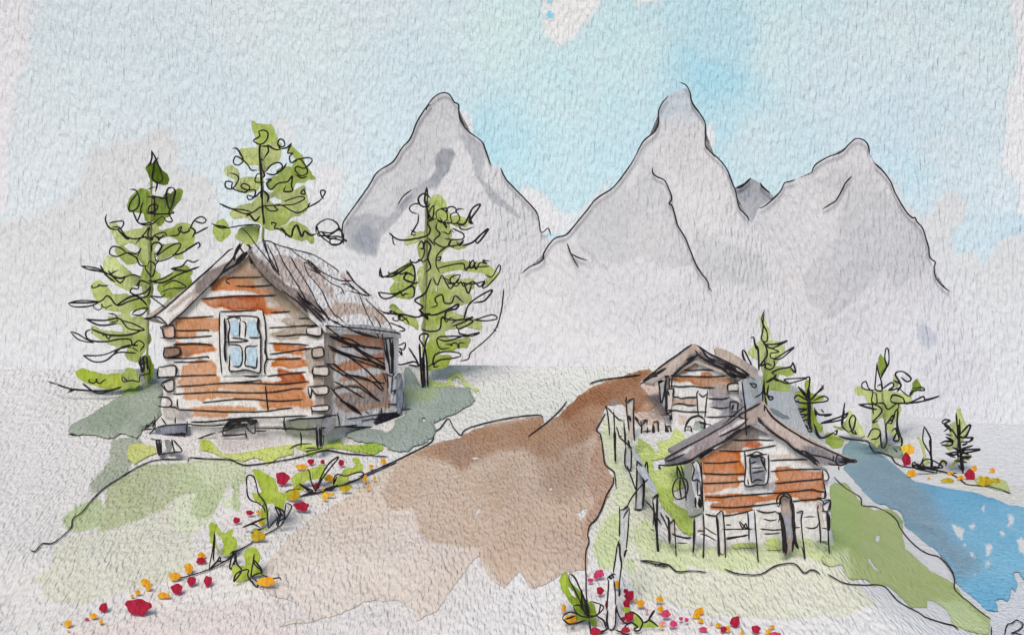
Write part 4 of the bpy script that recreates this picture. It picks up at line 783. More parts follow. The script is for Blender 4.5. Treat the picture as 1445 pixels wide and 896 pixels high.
# ---- the large cabin on the left
F1 = vplane(228, 28.2, 456, 27.1); S1 = vplane(456, 27.1, 560, 29.5)
f1 = lambda x, y, o=0.0: pt(x, y, float(F1(x, y)) + o)
sv = pt(560, 468, 29.5) - pt(456, 463, 27.1)
cab = thing('log_cabin', 'large orange log cabin standing on stilts, left of the path under the tallest conifers', 'cabin', pt(345, 643, 27.0))
front_w = [
 ww('r4', "520,390 540,350 600,320 640,305 700,250 740,200 785,160 820,190 850,230 900,300 940,350 990,400 1080,460 1130,520 1200,570 1270,610 1350,640 1370,720 1320,790 1270,775 1220,760 1180,768 1150,790 1090,795 1030,785 1000,790 960,765 955,745 990,735 1010,722 1060,700 1130,692 1080,685 1035,655 1030,640 1060,625 1110,622 1100,600 1060,580 1000,500 920,440 860,440", BRN, rim=.1),
 ww('r4', "880,400 980,400 1100,470 1200,560 1100,600 1020,580 930,500", (150, 130, 112), a=.7, soft=6),
 ww('r4', "508,420 530,385 560,345 640,310 690,330 740,320 830,370 880,430 860,445 800,428 700,420 620,418 540,428", OR1, rim=.16, soft=1.0),
 ww('r4', "640,320 760,230 840,260 880,340 780,380 700,350", (158, 116, 84), a=.7, soft=8),
 ww('r4', "440,490 490,470 600,470 700,465 850,455 900,450 915,480 920,550 1000,572 1080,575 1000,592 920,602 895,578 850,562 800,568 700,572 620,560 600,545 540,557 520,545 490,530", OR3, rim=.18, soft=1.0),
 ww('r4', "830,425 900,400 960,430 930,460 950,540 1060,560 1020,590 930,600 900,560 880,480", OR1, a=.75, soft=4, rim=.05),
 ww('r4', "450,490 560,470 560,550 480,530", OR2, a=.6, soft=6, rim=0),
 ww('r4', "235,645 260,635 270,625 360,620 400,610 430,615 450,608 490,620 540,632 590,640 604,668 580,690 570,722 540,728 500,715 420,730 400,740 400,775 178,775 178,705 225,710 250,690", OR2, rim=.2, soft=1.0),
 ww('r4', "280,650 450,630 600,650 580,720 440,700 290,710", OR1, a=.5, soft=6, rim=0),
 ww('r5', "240,35 260,12 330,30 430,22 480,35 515,20 530,45 560,80 500,88 430,108 370,110 350,122 180,125 172,60 235,62", OR1, rim=.2, soft=1.0),
 ww('r5', "172,55 270,60 370,60 370,125 172,125", (140, 104, 84), a=.7, soft=5, rim=0),
 ww('r5', "290,235 305,185 340,180 360,165 400,150 440,128 460,150 490,160 510,145 540,180 555,190 552,262 575,270 575,320 700,320 760,312 880,308 940,312 1080,300 1240,300 1255,320 1200,360 1230,420 1270,450 1280,470 1262,505 1230,500 1200,508 1160,492 1080,495 1000,505 960,500 945,515 900,512 872,490 870,450 840,438 800,445 700,440 640,428 600,432 560,425 520,440 485,432 465,455 440,458 400,440 360,445 320,440 290,430 320,400 310,360 290,340 265,325 275,300 295,288|570,358 640,362 705,370 690,380 640,378 568,382", OR2, rim=.2, soft=1.0),
 ww('r5', "880,320 1080,310 1220,300 1240,420 1280,470 1260,505 1180,500 1000,505 940,510 935,440 900,400", OR1, a=.75, soft=8, rim=0),
 ww('r5', "1000,218 1020,210 1060,212 1110,232 1180,240 1205,262 1220,305 1100,325 1040,325 970,312 1030,300 1045,285 1005,270 1015,250", OR3, rim=.16, soft=1.0),
 ww('r5', "580,320 880,312 900,380 850,430 600,425", (198, 160, 130), a=.6, soft=8, rim=0),
 ww('r5', "320,512 350,500 430,498 480,490 560,495 640,485 700,492 760,488 850,500 860,520 830,530 640,540 638,560 600,572 540,578 480,575 420,568 320,572 370,555 390,540", OR2, rim=.16, soft=1.0),
 ww('r5', "975,45 985,28 1040,28 1100,35 1180,40 1225,55 1235,70 1190,85 1210,100 1200,140 1240,150 1255,190 1150,208 1090,210 1060,198 1000,198 958,192 965,160 995,150 1010,128 1060,122 1130,135 1195,132 1180,112 1120,112 1060,95 985,82", OR1, rim=.18, soft=1.0),
 ww('r5', "1200,90 1260,60 1370,50 1400,50 1400,560 1330,550 1290,520 1290,380 1270,260 1235,240 1235,200", (166, 152, 142), rim=.08, soft=1.2),
 ww('r5', "175,200 210,165 240,170 242,250 255,290 230,340 215,400 225,440 262,490 300,520 380,535 372,565 320,590 270,598 190,592 160,560 160,500 180,460 180,380 190,300 170,240", GRY, rim=.07, soft=1.2),
 ww('r5', "262,540 320,525 380,540 370,570 330,600 280,610", (148, 148, 155), a=.7, soft=4, rim=0),
 ww('r5', "860,590 930,570 1000,575 1060,600 1040,625 870,625", (172, 166, 164), a=.8, soft=2, rim=.05),
 ww('r4', "760,590 895,575 900,605 760,605", (222, 190, 166), a=.7, soft=2, rim=0),
]
sf = T('r4', "625,345 645,333 680,325 780,324 900,322|625,345 632,360 660,375|695,387 800,392 900,388 985,382|818,405 830,385|440,485 600,470 760,460 900,460 1005,458|960,587 1040,582 1105,577|250,632 400,622 540,613|240,715 320,720 400,718 495,717 497,726|140,772 300,772 400,768 525,758|230,822 380,820 500,824 530,832|945,700 1100,690 1200,683 1330,680|995,760 1080,758 1150,748 1250,752 1280,762 1330,758 1330,680|1230,685 1238,750|1160,628 1260,632 1340,645|940,812 1100,818 1180,822 1240,828") + \
 T('r5', "235,30 380,25 480,30 522,40|165,130 330,135 490,122 492,135|235,163 380,162 500,154|950,105 1100,85 1265,58|900,140 1050,140 1190,134|930,268 1080,250 1225,236|600,258 700,250 800,268 872,268|255,345 420,335 600,320 800,318 980,326 1100,322 1245,306|640,318 760,310 880,298 885,318|230,402 400,392 560,385 750,390 930,388 1050,375 1120,362 1205,358|450,465 600,448 720,438 850,440 960,450 1080,450 1200,440|265,515 400,520 600,530 800,532 950,525 1040,510 1120,503|365,606 500,605 620,590 800,575 1000,570 1230,560|920,335 930,430 942,530|265,435 265,480 275,515|125,200 165,215 200,202|125,200 128,270|250,190 248,268|108,280 200,270 300,265 560,258|240,285 150,320 185,375 235,375|120,425 190,425 225,462 205,495 120,490|205,495 250,498 265,515|1265,60 1275,130 1332,122 1347,60|1277,230 1280,290|1280,262 1370,256|1232,345 1372,340|1235,345 1242,395 1258,430 1265,345|1300,405 1372,402|1265,490 1268,555|1265,490 1372,490|1060,575 1060,600")
part('wall', cab, T('p', "230,600 231,520 229,462 238,449 262,430 300,392 330,364 346,349 362,364 388,392 412,420 440,448 457,462 457,598 400,601 300,603"), F1, WALL, front_w, sf, thick=.12, D=27, seed=9, step=1.9)
side_w = [
 ww('r7', "165,50 215,80 245,110 250,180 235,250 240,300 228,360 230,430 222,500 222,620 160,620", (166, 152, 142), rim=.06),
 ww('r7', "245,130 300,95 400,82 500,78 545,75 562,130 545,190 500,180 460,192 400,178 320,170 245,165", (206, 152, 122), rim=.14, soft=1.0),
 ww('r7', "360,222 430,228 500,215 560,200 585,300 562,322 500,310 420,308 360,325 300,335 265,340 225,300 250,290 300,270 350,262 450,250", (206, 152, 122), rim=.14, soft=1.0),
 ww('r7', "285,362 400,372 500,350 560,330 565,400 480,402 400,398 300,395 258,392", (208, 160, 132), rim=.12, soft=1.0),
 ww('r7', "225,440 240,425 300,420 400,402 500,398 585,380 592,470 590,560 500,562 440,575 400,592 300,590 262,565 235,520 240,500 280,468 350,470 430,450 330,432 270,438", (188, 150, 126), rim=.1, soft=1.2),
 ww('r7', "230,520 300,480 420,470 520,440 590,470 560,540 420,540 300,570", (158, 148, 148), a=.7, soft=8, rim=0),
]
ss = T('r7', "200,190 400,270 560,322|270,175 340,178 400,172 530,187|180,285 260,335 340,382|180,285 240,290 300,340 450,390 552,405|275,355 380,360 460,390 540,457|230,395 300,430 420,500|240,435 230,460 265,500|240,440 290,428 380,430 430,460 520,522|205,430 260,490 330,560 400,602|265,510 360,560 407,607|180,50 300,140 450,250 520,310|240,130 400,200 575,300|230,290 380,400 520,522|360,170 460,240 560,250|430,585 452,600|310,230 420,310 510,400 545,450|205,110 330,130 430,190|245,85 330,60 440,70 540,95|250,590 262,650|100,190 95,190")
ss2 = T('r7', "200,108 300,150 420,175 540,190|190,168 300,220 450,262 580,320|265,510 330,545 405,605|440,465 520,520")
part('wall', cab, T('p', "456,461 500,465 556,470 563,474 562,520 561,588 510,594 456,599"), S1, WALL, side_w, ss, thick=.12, D=28, seed=19, step=2.0, w2=ss2)
post = lambda name, polys, Df, c, st, st2=None, **k: part(name, cab, polys, Df, C(*c), (), st, w2=st2, **k)
post('corner_post', T('r7', "540,120 600,118 604,250 598,350 560,352 550,250"), shift(S1, -.12), (205, 202, 202), T('r7', "530,130 560,125 610,120|545,130 552,200 580,300|600,130 605,250 590,360"), T('r7', "555,120 572,250 585,350|580,130 600,200 600,360|600,200 592,330|585,120 590,240"), D=28, thick=.2)
post('corner_post', T('r7', "565,350 660,345 668,480 660,600 640,660 600,650 590,560 570,440"), shift(S1, -.15), (206, 204, 206), T('r7', "545,345 600,360 610,340|565,340 572,440|540,340 562,400|610,380 645,345 662,400 665,470|590,460 620,450 602,482|600,360 592,470|570,540 640,535 655,480"), T('r7', "640,350 650,480 640,610|630,380 640,480 625,560|655,400 665,500 650,600"), D=28, thick=.2)
part('corner_post', cab, T('r7', "625,360 650,345 668,400 668,520 650,600 630,600 622,500"), shift(S1, -.22), C(140, 146, 160), (), None, D=28, thick=.1, rim=.1)
hexa_m = MB()
for a, b in (((234, 452), (234, 601)),):
    A0 = f1(a[0], a[1], .1); A1 = f1(b[0], b[1], .1); hexa(hexa_m, [A0, A1, A1 + sv * .98, A0 + sv * .98], (.12, 0, 0), WALL)
hexa_m.build('wall', cab, D=27)
hexa_m = MB(); B0 = f1(236, 452, .1) + sv * .96; B1 = f1(236, 601, .1) + sv * .96; B2 = f1(454, 599, .1) + sv * .96; B3 = f1(454, 462, .1) + sv * .96
hexa(hexa_m, [B0, B1, B2, B3], (0, .12, 0), WALL); hexa(hexa_m, [B0, B3, f1(346, 352, .1) + sv * .96, f1(346, 352, .1) + sv * .96], (0, .12, 0), WALL); hexa_m.build('wall', cab, D=27)
# log ends on the corners
for i, s in enumerate(["94,185 155,180 163,235 97,240", "100,302 190,303 190,356 100,350", "80,430 186,424 190,472 118,476", "88,552 192,545 192,577 96,582", "60,55 148,48 146,105 62,95"]):
    Q = T('r7', s)
    part('log_end', cab, Q, shift(F1, -.07), C(*((196, 188, 182) if i in (1, 2) else (204, 200, 198))) if i else C(172, 158, 148), (), [Q[0] + Q[0][:1]], thick=.07, D=27)
for fr, s, c in (('r4', "150,690 236,684 242,770 172,768", (196, 160, 138)), ('r5', "168,55 270,52 286,82 272,112 172,126", (134, 110, 96)), ('r5', "125,200 248,190 248,266 126,272", (204, 200, 200)), ('r5', "160,320 232,292 236,372 186,376", (196, 190, 188))):
    Q = T(fr, s); part('log_end', cab, Q, shift(F1, -.07), C(*c), (), [Q[0] + Q[0][:1]], thick=.07, D=27, rim=.08)
# roof
Pa = f1(347, 344, -.09); E0 = pt(460, 463, 27.0); E1 = pt(566, 469, 29.6)
R1 = plane(Pa, E0, E1)
roof_w = [
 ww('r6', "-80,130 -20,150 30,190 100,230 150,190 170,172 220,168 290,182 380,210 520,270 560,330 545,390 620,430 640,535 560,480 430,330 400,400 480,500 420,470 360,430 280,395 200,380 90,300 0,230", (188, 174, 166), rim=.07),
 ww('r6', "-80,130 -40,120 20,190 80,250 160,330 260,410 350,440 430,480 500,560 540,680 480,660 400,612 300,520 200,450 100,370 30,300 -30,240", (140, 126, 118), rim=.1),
 ww('r6', "620,530 720,540 880,560 1010,600 1040,680 1000,722 880,640 720,640 640,660 560,640 510,600 560,585 600,590", (186, 168, 156), rim=.07),
 ww('r6', "660,300 720,330 760,370 720,400 690,360", (208, 190, 182), rim=.03),
]
rs = T('r6', "60,50 90,58 115,60 160,95 220,220 250,270 300,350 350,430 420,550 480,620 560,705|60,50 100,160 190,330|60,50 75,60 130,250 182,300 150,200 92,80|115,60 180,90 280,118 450,165 560,225 665,298|280,120 330,165 400,210 500,285 620,350 690,372 770,370|275,175 330,270 430,430 500,570 590,690|385,235 420,320 520,440 580,570 650,670|385,235 410,232 500,310 600,390 680,430 705,482|690,340 790,440 860,485 925,485|675,400 710,395 740,410 800,450|735,450 850,480 900,490|820,470 870,600 930,720 980,820|860,505 960,600 1040,680 1082,752|945,650 990,730 1010,830|335,460 400,540 490,620 560,690|370,510 500,600 600,680 660,700|550,725 660,730 800,745 1000,765 1150,785|665,715 800,770 980,820|410,210 460,240 520,310|430,212 470,270 520,320|425,275 520,322|640,640 710,705|980,600 1060,640|1060,700 1190,752")
rs2 = T('r6', "720,290 790,390 900,485|500,560 560,640 585,690")
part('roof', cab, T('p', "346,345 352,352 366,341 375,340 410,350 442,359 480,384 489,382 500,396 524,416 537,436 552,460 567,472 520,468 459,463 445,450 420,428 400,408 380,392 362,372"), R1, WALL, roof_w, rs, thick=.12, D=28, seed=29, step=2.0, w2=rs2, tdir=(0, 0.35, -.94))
part('eave_board', cab, T('r6', "560,722 680,715 870,718 1000,738 1100,755 1150,785 1080,795 900,780 700,752 600,745"), shift(R1, -.06), C(150, 150, 153), [ww('r6', "560,700 720,700 720,760 560,760", (205, 203, 203), soft=3, rim=0)], T('r6', "550,727 800,745 1000,767 1150,788|600,680 720,740 860,800 980,822|560,730 640,790 700,850|595,800 680,840 740,860"), thick=.08, D=28, rim=.06)
hexa_m = MB(); L0 = f1(206, 452, -.1); Pb = Pa + (0, .1, -.12); sw = sv * .95 + (0, 0, -.42); hexa(hexa_m, [Pb, L0, L0 + sw, Pb + sw], (0, 0, .1), C(170, 158, 150)); hexa_m.build('roof', cab, D=27)
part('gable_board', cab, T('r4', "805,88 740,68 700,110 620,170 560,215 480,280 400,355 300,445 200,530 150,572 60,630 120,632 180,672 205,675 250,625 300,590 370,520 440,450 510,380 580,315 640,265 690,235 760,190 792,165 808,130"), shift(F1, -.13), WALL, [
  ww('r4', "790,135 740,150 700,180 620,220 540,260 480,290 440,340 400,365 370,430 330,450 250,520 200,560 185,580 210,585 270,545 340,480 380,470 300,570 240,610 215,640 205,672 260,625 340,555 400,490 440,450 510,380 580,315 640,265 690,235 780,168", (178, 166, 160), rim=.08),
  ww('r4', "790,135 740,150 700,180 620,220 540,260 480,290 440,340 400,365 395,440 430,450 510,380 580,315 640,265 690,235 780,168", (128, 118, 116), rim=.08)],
  T('r4', "200,675 300,590 370,520 440,450 580,310 620,250 690,165 750,68|10,627 60,632 150,570 300,440 400,350 480,280 600,170 640,130 680,108|10,628 80,622 130,620 165,650 195,680|60,462 180,550|60,462 150,470 175,440|720,85 760,140 800,150|690,200 680,180 700,140|205,675 150,690 140,700 165,725"),
  thick=.14, D=27, seed=33, w2=T('r4', "785,150 740,195 700,230 640,262 600,290 510,398|780,82 800,90 802,118 770,150 745,190|760,140 700,215|600,290 690,235|735,70 700,130 690,200"))
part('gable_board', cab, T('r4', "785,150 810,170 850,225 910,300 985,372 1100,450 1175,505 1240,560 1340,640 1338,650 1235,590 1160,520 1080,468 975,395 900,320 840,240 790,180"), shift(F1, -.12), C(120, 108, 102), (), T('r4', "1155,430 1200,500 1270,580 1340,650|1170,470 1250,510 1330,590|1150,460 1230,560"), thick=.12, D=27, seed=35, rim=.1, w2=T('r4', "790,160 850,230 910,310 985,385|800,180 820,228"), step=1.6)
m = MB(); m.ink(T('r4', "985,385 1060,430 1100,462 1170,512 1232,580|1235,190 1250,220") , shift(F1, -.26), 1.3); m.ink(T('r3', "225,600 265,640 300,690 350,750 395,810 432,856"), shift(F1, -.3), .85); m.build('roof_edge', cab, D=27)
# window
win = part('window', cab, T('p', "309.5,439.5 363,437.5 370,438 374,452 376,478 374,500 376,512 373,529 345,529.5 314,530 311,505 309.5,470"), shift(F1, -.05), C(211, 210, 209), (),
  T('r4', "580,580 578,700 580,800 585,896|578,578 640,577 720,575 780,570 857,570|895,562 905,600 915,640 925,760 915,870 918,895") + T('r5', "580,0 585,120 597,252|915,0 925,100 932,130 915,180 915,240 925,247"), thick=.06, D=27)
frm = part('frame', win, T('r4', "632,615 760,610 868,622 872,660 868,700 885,760 882,830 886,940 880,1020 862,1034 800,1022 760,1008 700,1016 655,1015 648,980 655,880 648,800 640,720"), shift(F1, -.12), C(208, 208, 209), (),
  T('r4', "632,612 700,612 760,610 868,626 865,700 885,760 883,850 888,900|640,630 655,690 645,760 650,840|665,770 740,780 790,795 720,802 620,806|730,650 727,770|745,650 770,660 775,700 768,772|800,772 868,775 882,750 868,690|622,640 650,625 690,615 720,635|700,612 730,625 735,650") + T('r5', "885,0 885,150 882,235 862,243 800,225 760,222 700,232 655,228 652,170 660,100|640,30 735,45 748,140 730,195 680,195|865,38 830,45 775,52 772,130 770,188 810,195 850,205 858,120"), thick=.06, D=27, w2=T('r4', "868,620 862,700 884,750|615,625 622,750 618,860 625,950"))
m = MB()
for fr, s in (('r4', "662,655 680,642 705,640 722,680 725,735 710,760 680,757 658,740"), ('r4', "785,660 820,640 850,660 868,720 862,765 800,766 780,735"), ('r5', "655,60 712,45 738,85 748,145 728,190 682,190 660,130"), ('r5', "780,62 852,52 856,120 850,198 782,186")):
    m.patch(T(fr, s), shift(F1, -.145), C(172, 198, 216), (), thick=.02, step=2, wob=.4, rim=.12)
m.build('pane', frm, D=27)
# floor beams and stilts
part('added_skirt', cab, T('p', "236,598 300,601 400,600 455,596 456,628 400,631 320,634 238,636"), shift(F1, .03), C(203, 201, 201), [ww('p', "300,600 455,595 455,612 380,622 300,615", (176, 172, 174), a=.7, soft=4, rim=.03)], None, thick=.05, D=27)  # pale board added to cover the dark shade under the cabin floor
part('added_skirt', cab, T('p', "457,597 510,592 556,587 556,606 510,616 457,628"), shift(S1, .03), C(200, 200, 200), [ww('p', "457,600 556,590 556,600 457,616", (168, 172, 172), a=.7, soft=4, rim=.03)], None, thick=.05, D=27)  # same added board on the side, hiding the shaded gap below the wall
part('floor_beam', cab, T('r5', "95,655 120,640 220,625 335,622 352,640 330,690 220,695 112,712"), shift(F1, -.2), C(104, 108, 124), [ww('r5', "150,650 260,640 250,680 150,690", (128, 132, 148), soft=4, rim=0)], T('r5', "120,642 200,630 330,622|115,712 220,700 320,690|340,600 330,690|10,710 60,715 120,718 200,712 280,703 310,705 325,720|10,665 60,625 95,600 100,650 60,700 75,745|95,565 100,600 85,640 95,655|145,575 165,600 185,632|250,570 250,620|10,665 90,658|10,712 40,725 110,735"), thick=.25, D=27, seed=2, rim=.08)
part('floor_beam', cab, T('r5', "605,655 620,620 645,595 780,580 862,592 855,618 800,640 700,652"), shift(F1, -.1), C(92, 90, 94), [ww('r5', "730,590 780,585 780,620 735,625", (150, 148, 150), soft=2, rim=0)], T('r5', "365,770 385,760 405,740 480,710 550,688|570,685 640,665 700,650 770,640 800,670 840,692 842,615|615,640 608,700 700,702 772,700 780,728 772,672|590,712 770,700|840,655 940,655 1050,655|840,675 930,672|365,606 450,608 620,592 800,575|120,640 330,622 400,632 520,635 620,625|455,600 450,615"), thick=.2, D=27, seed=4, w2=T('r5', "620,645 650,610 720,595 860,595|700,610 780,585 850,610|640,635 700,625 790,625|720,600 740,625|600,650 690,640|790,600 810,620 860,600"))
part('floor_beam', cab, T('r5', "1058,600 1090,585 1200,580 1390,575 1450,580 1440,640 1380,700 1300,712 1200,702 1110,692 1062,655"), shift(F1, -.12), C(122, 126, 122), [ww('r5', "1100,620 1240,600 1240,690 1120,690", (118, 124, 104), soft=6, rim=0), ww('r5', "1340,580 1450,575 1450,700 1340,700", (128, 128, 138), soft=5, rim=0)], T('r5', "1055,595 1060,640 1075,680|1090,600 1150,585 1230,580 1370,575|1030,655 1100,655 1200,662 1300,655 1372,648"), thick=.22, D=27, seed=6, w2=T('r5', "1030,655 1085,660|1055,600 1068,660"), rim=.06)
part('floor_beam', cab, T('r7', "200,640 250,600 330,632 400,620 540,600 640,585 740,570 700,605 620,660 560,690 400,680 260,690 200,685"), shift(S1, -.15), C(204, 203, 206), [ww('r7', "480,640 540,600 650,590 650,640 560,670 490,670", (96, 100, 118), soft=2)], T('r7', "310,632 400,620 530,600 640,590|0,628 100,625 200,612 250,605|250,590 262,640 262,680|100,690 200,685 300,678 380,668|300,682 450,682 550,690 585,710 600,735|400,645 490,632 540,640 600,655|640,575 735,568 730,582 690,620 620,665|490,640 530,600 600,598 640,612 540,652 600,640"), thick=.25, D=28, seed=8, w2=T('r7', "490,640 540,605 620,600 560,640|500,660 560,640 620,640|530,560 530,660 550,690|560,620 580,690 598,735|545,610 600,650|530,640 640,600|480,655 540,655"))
for i, (fr, s, st, c, DD) in enumerate((
  ('r5', "108,735 146,735 152,855 132,862 118,800", "105,735 115,800 130,862|145,740 150,850|60,732 120,742 145,738", (150, 150, 158), None),
  ('r5', "222,735 242,738 290,820 235,838", "222,735 245,840|235,740 300,820 240,832 130,850|245,745 305,825", (203, 202, 204), None),
  ('r5', "1295,640 1336,640 1342,805 1305,812", "1300,640 1305,740 1312,812|1335,640 1342,800|1180,680 1188,740 1185,800|1100,810 1130,790 1180,772 1270,768|1220,800 1300,800|1215,825 1300,812 1345,800", (132, 132, 138), None))):
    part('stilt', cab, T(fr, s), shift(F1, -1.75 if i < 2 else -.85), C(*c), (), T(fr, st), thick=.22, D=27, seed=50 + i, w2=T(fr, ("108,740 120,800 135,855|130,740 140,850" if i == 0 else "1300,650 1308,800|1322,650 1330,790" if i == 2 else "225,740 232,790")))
part('stilt', cab, T('r5', "168,740 205,735 222,760 230,790 210,838 190,832 178,790"), shift(F1, -1.6), C(130, 136, 138), (), None, thick=.1, D=27, rim=.1)
hexa_m = MB()
for px_, yy in ((545, 622),):
    q = pt(px_, 598, 29.1); hexa(hexa_m, [q, q + (.18, 0, 0), q + (.18, 0, -.5), q + (0, 0, -.5)], (0, .18, 0), C(120, 118, 122))
hexa_m.build('stilt', cab, D=27)

# ---- the small cabin in front, lower right
def small_hut(label, x, y, D, name='log_cabin'): return thing(name, label, 'cabin', pt(x, y, D))
h1 = small_hut('small orange log cabin lowest on the right, its steep grey roof wider than its walls', 1080, 765, 22.4)
HF = Dc(22.4)
part('wall', h1, T('B', "322,275 420,205 540,120 600,100 700,160 800,235 900,300 962,328 970,400 972,560 968,690 640,700 335,690 330,500"), HF, C(215, 214, 213), [
  ww('B', "400,215 470,170 540,120 600,105 615,150 605,195 560,205 520,235 470,232 420,228 370,252 310,262", (156, 132, 116), rim=.08, soft=1.5),
  ww('B', "540,120 600,95 640,120 660,165 600,170 560,180", (112, 108, 112), a=.8, soft=3),
  ww('B', "318,275 370,250 420,235 520,238 518,285 535,320 568,350 540,362 505,370 520,395 505,420 440,432 425,445 335,455 322,400 345,372 322,330", (190, 124, 86), rim=.16, soft=1.0),
  ww('B', "330,350 480,340 480,440 335,455", (198, 152, 122), a=.6, soft=7, rim=0),
  ww('B', "530,212 560,195 600,185 628,205 635,215 570,225", (180, 92, 54), rim=.12),
  ww('B', "335,460 440,455 480,452 570,455 640,470 700,452 740,445 900,435 935,450 930,475 900,490 860,495 850,500 835,490 800,470 740,478 690,490 600,500 580,525 585,540 530,545 460,556 435,540 370,535 365,505 420,492 338,488", (188, 126, 92), rim=.16, soft=1.0),
  ww('B', "690,340 700,318 720,312 800,330 870,340 932,345 945,400 940,432 860,440 760,445 685,452 675,400 705,380", (190, 128, 92), rim=.16, soft=1.0),
  ww('B', "640,400 700,395 700,432 655,440 630,425", (168, 164, 172), rim=.04), ww('B', "660,258 760,255 800,270 870,300 880,315 780,285 700,282", (206, 188, 178), rim=.05),
  ww('B', "410,440 460,425 560,430 620,430 600,445 520,450 420,450", (212, 212, 212), soft=1.5, rim=0),
  ww('B', "900,500 960,500 965,610 925,625 910,560", (196, 178, 168), rim=.04)],
  T('B', "475,182 560,182 600,180 690,184|410,235 520,237 620,222 700,208|330,297 420,297 515,288|325,350 450,355 560,350|325,402 440,397 545,388|340,468 420,470 500,462 680,450 800,440 880,432 910,440 945,445 942,475|365,518 480,522 600,512 720,498 840,485 930,478|665,285 780,280 860,282|670,340 800,330 930,330|690,402 800,390 935,378|320,290 325,400 332,545|340,555 390,565 470,560 530,548 592,535|600,537 650,548 700,540|400,130 545,5"), thick=.15, D=22, seed=61, step=1.9)
hexa_m = MB()
wl = [pt(992, 650, 22.5), pt(992, 762, 22.5)]; wr = [pt(1168, 663, 22.5), pt(1168, 762, 22.5)]
bk = np.array((0, 2.4, 0))
hexa(hexa_m, [wl[0], wl[1], wl[1] + bk, wl[0] + bk], (.1, 0, 0), WALL); hexa_m.build('wall', h1, D=22)
hexa_m = MB(); hexa(hexa_m, [wr[0], wr[1], wr[1] + bk, wr[0] + bk], (-.1, 0, 0), WALL); hexa_m.build('wall', h1, D=22)
hexa_m = MB(); hexa(hexa_m, [wl[0] + bk, wl[1] + bk, wr[1] + bk, wr[0] + bk], (0, .1, 0), WALL); hexa_m.build('wall', h1, D=22)
part('log_end', h1, T('B', "272,390 278,310 290,285 312,300 318,345 322,430 325,520 300,528 286,515 290,470"), Dc(22.3), C(206, 206, 208), [ww('B', "290,300 320,360 322,430 290,440 280,350", (150, 154, 166), soft=3)], T('B', "275,300 285,330 275,385 300,380 320,400|290,285 310,300 325,380|300,385 302,460|318,400 322,520|285,515 300,522|270,300 290,290"), thick=.12, D=22, w2=T('B', "290,470 292,520|300,460 320,465 318,520 302,500|310,470 310,520"))
part('log_end', h1, T('B', "935,330 955,340 968,372 952,388 935,382"), Dc(22.3), C(208, 208, 209), (), T('B', "935,330 955,340 966,372 952,388 935,382|935,330 938,385|938,388 950,470 905,472|900,475 935,490 940,520|912,510 908,535|935,490 972,485 968,540 930,540|965,490 962,560"), thick=.12, D=22)
sl = plane(pt(938, 655, 21.9), pt(1066, 570, 21.9), pt(1066, 568, 23.3))
part('roof', h1, T('B', "142,310 135,278 190,245 250,212 330,170 400,130 470,88 530,45 600,2 625,-20 640,20 645,60 610,70 600,100 560,115 500,150 400,208 320,252 270,280 232,292 200,305"), Dc(22.28), C(146, 134, 138), [
   ww('B', "530,60 600,5 640,0 640,70 600,90 560,110 540,90", (160, 146, 136), rim=.05, soft=2), ww('B', "410,150 450,130 510,85 545,75 550,88 480,120 440,150 410,160", (208, 206, 206), rim=.02, soft=1.5), ww('B', "200,260 260,220 290,210 270,230 220,262", (204, 204, 206), rim=0, soft=1.5), ww('B', "130,310 140,280 220,260 260,280 200,305", (98, 98, 106), soft=4, rim=.03)],
   T('B', "135,278 190,245 250,212 330,170 400,130 470,88 530,45 620,-5|135,282 160,285 240,250|105,310 108,325 115,325 105,308 130,310 200,305 240,300 285,280|410,165 460,140 520,110 560,70|545,0 545,80 550,160|530,40 510,60 540,75|540,130 575,110"), thick=.12, tdir=(0, .9, .1), D=22, seed=63, w2=T('B', "140,312 200,303 270,280 320,250 400,208 460,175 510,140 570,105|440,180 520,125|300,262 400,205"))
part('roof', h1, T('B', "600,2 640,-10 660,15 690,60 760,110 850,160 930,205 1000,245 1100,282 1105,292 1060,300 1015,312 920,312 880,290 820,240 760,200 700,160 640,110 605,90"), Dc(22.29), C(182, 164, 156), [
   ww('B', "605,60 640,100 700,150 760,185 800,225 850,260 900,290 915,312 880,295 800,240 740,200 680,165 640,150 600,110", (96, 95, 100), rim=.06, soft=2), ww('B', "830,215 870,205 930,225 1000,255 1030,300 1000,310 920,305 870,265", (122, 118, 124), rim=.06, soft=3), ww('B', "680,70 790,135 840,190 790,180 700,110", (190, 176, 166), rim=.04, soft=2), ww('B', "1000,265 1100,285 1060,300 1010,305", (80, 82, 96), soft=2)],
   T('B', "640,5 680,60 760,125 860,185 960,230 1060,275 1100,282 1105,292 1060,295|650,30 700,85 800,150 900,205|640,0 640,40|1010,250 1000,290 1020,310 1060,300|1015,312 1018,335|960,300 1010,310|990,260 985,290|820,235 860,245 920,300|880,255 950,270 1000,290|830,230 900,290"), thick=.12, tdir=(0, .9, .1), D=22, seed=65, w2=T('B', "605,65 640,110 700,155 750,190|750,190 800,235 860,270 910,310|1030,275 1095,288|1020,290 1080,295|800,225 880,285"))
hexa_m = MB(); a0 = pt(1062, 596, 22.3); a1 = pt(968, 646, 22.3); a2 = pt(1180, 651, 22.3); bk2 = np.array((0, 2.6, -.12))
hexa(hexa_m, [a0, a1, a1 + bk2, a0 + bk2], (0, 0, -.08), C(140, 136, 138)); hexa_m.build('roof', h1, D=22)
hexa_m = MB(); hexa(hexa_m, [a0, a2, a2 + bk2, a0 + bk2], (0, 0, -.08), C(150, 142, 138)); hexa_m.build('roof', h1, D=22)
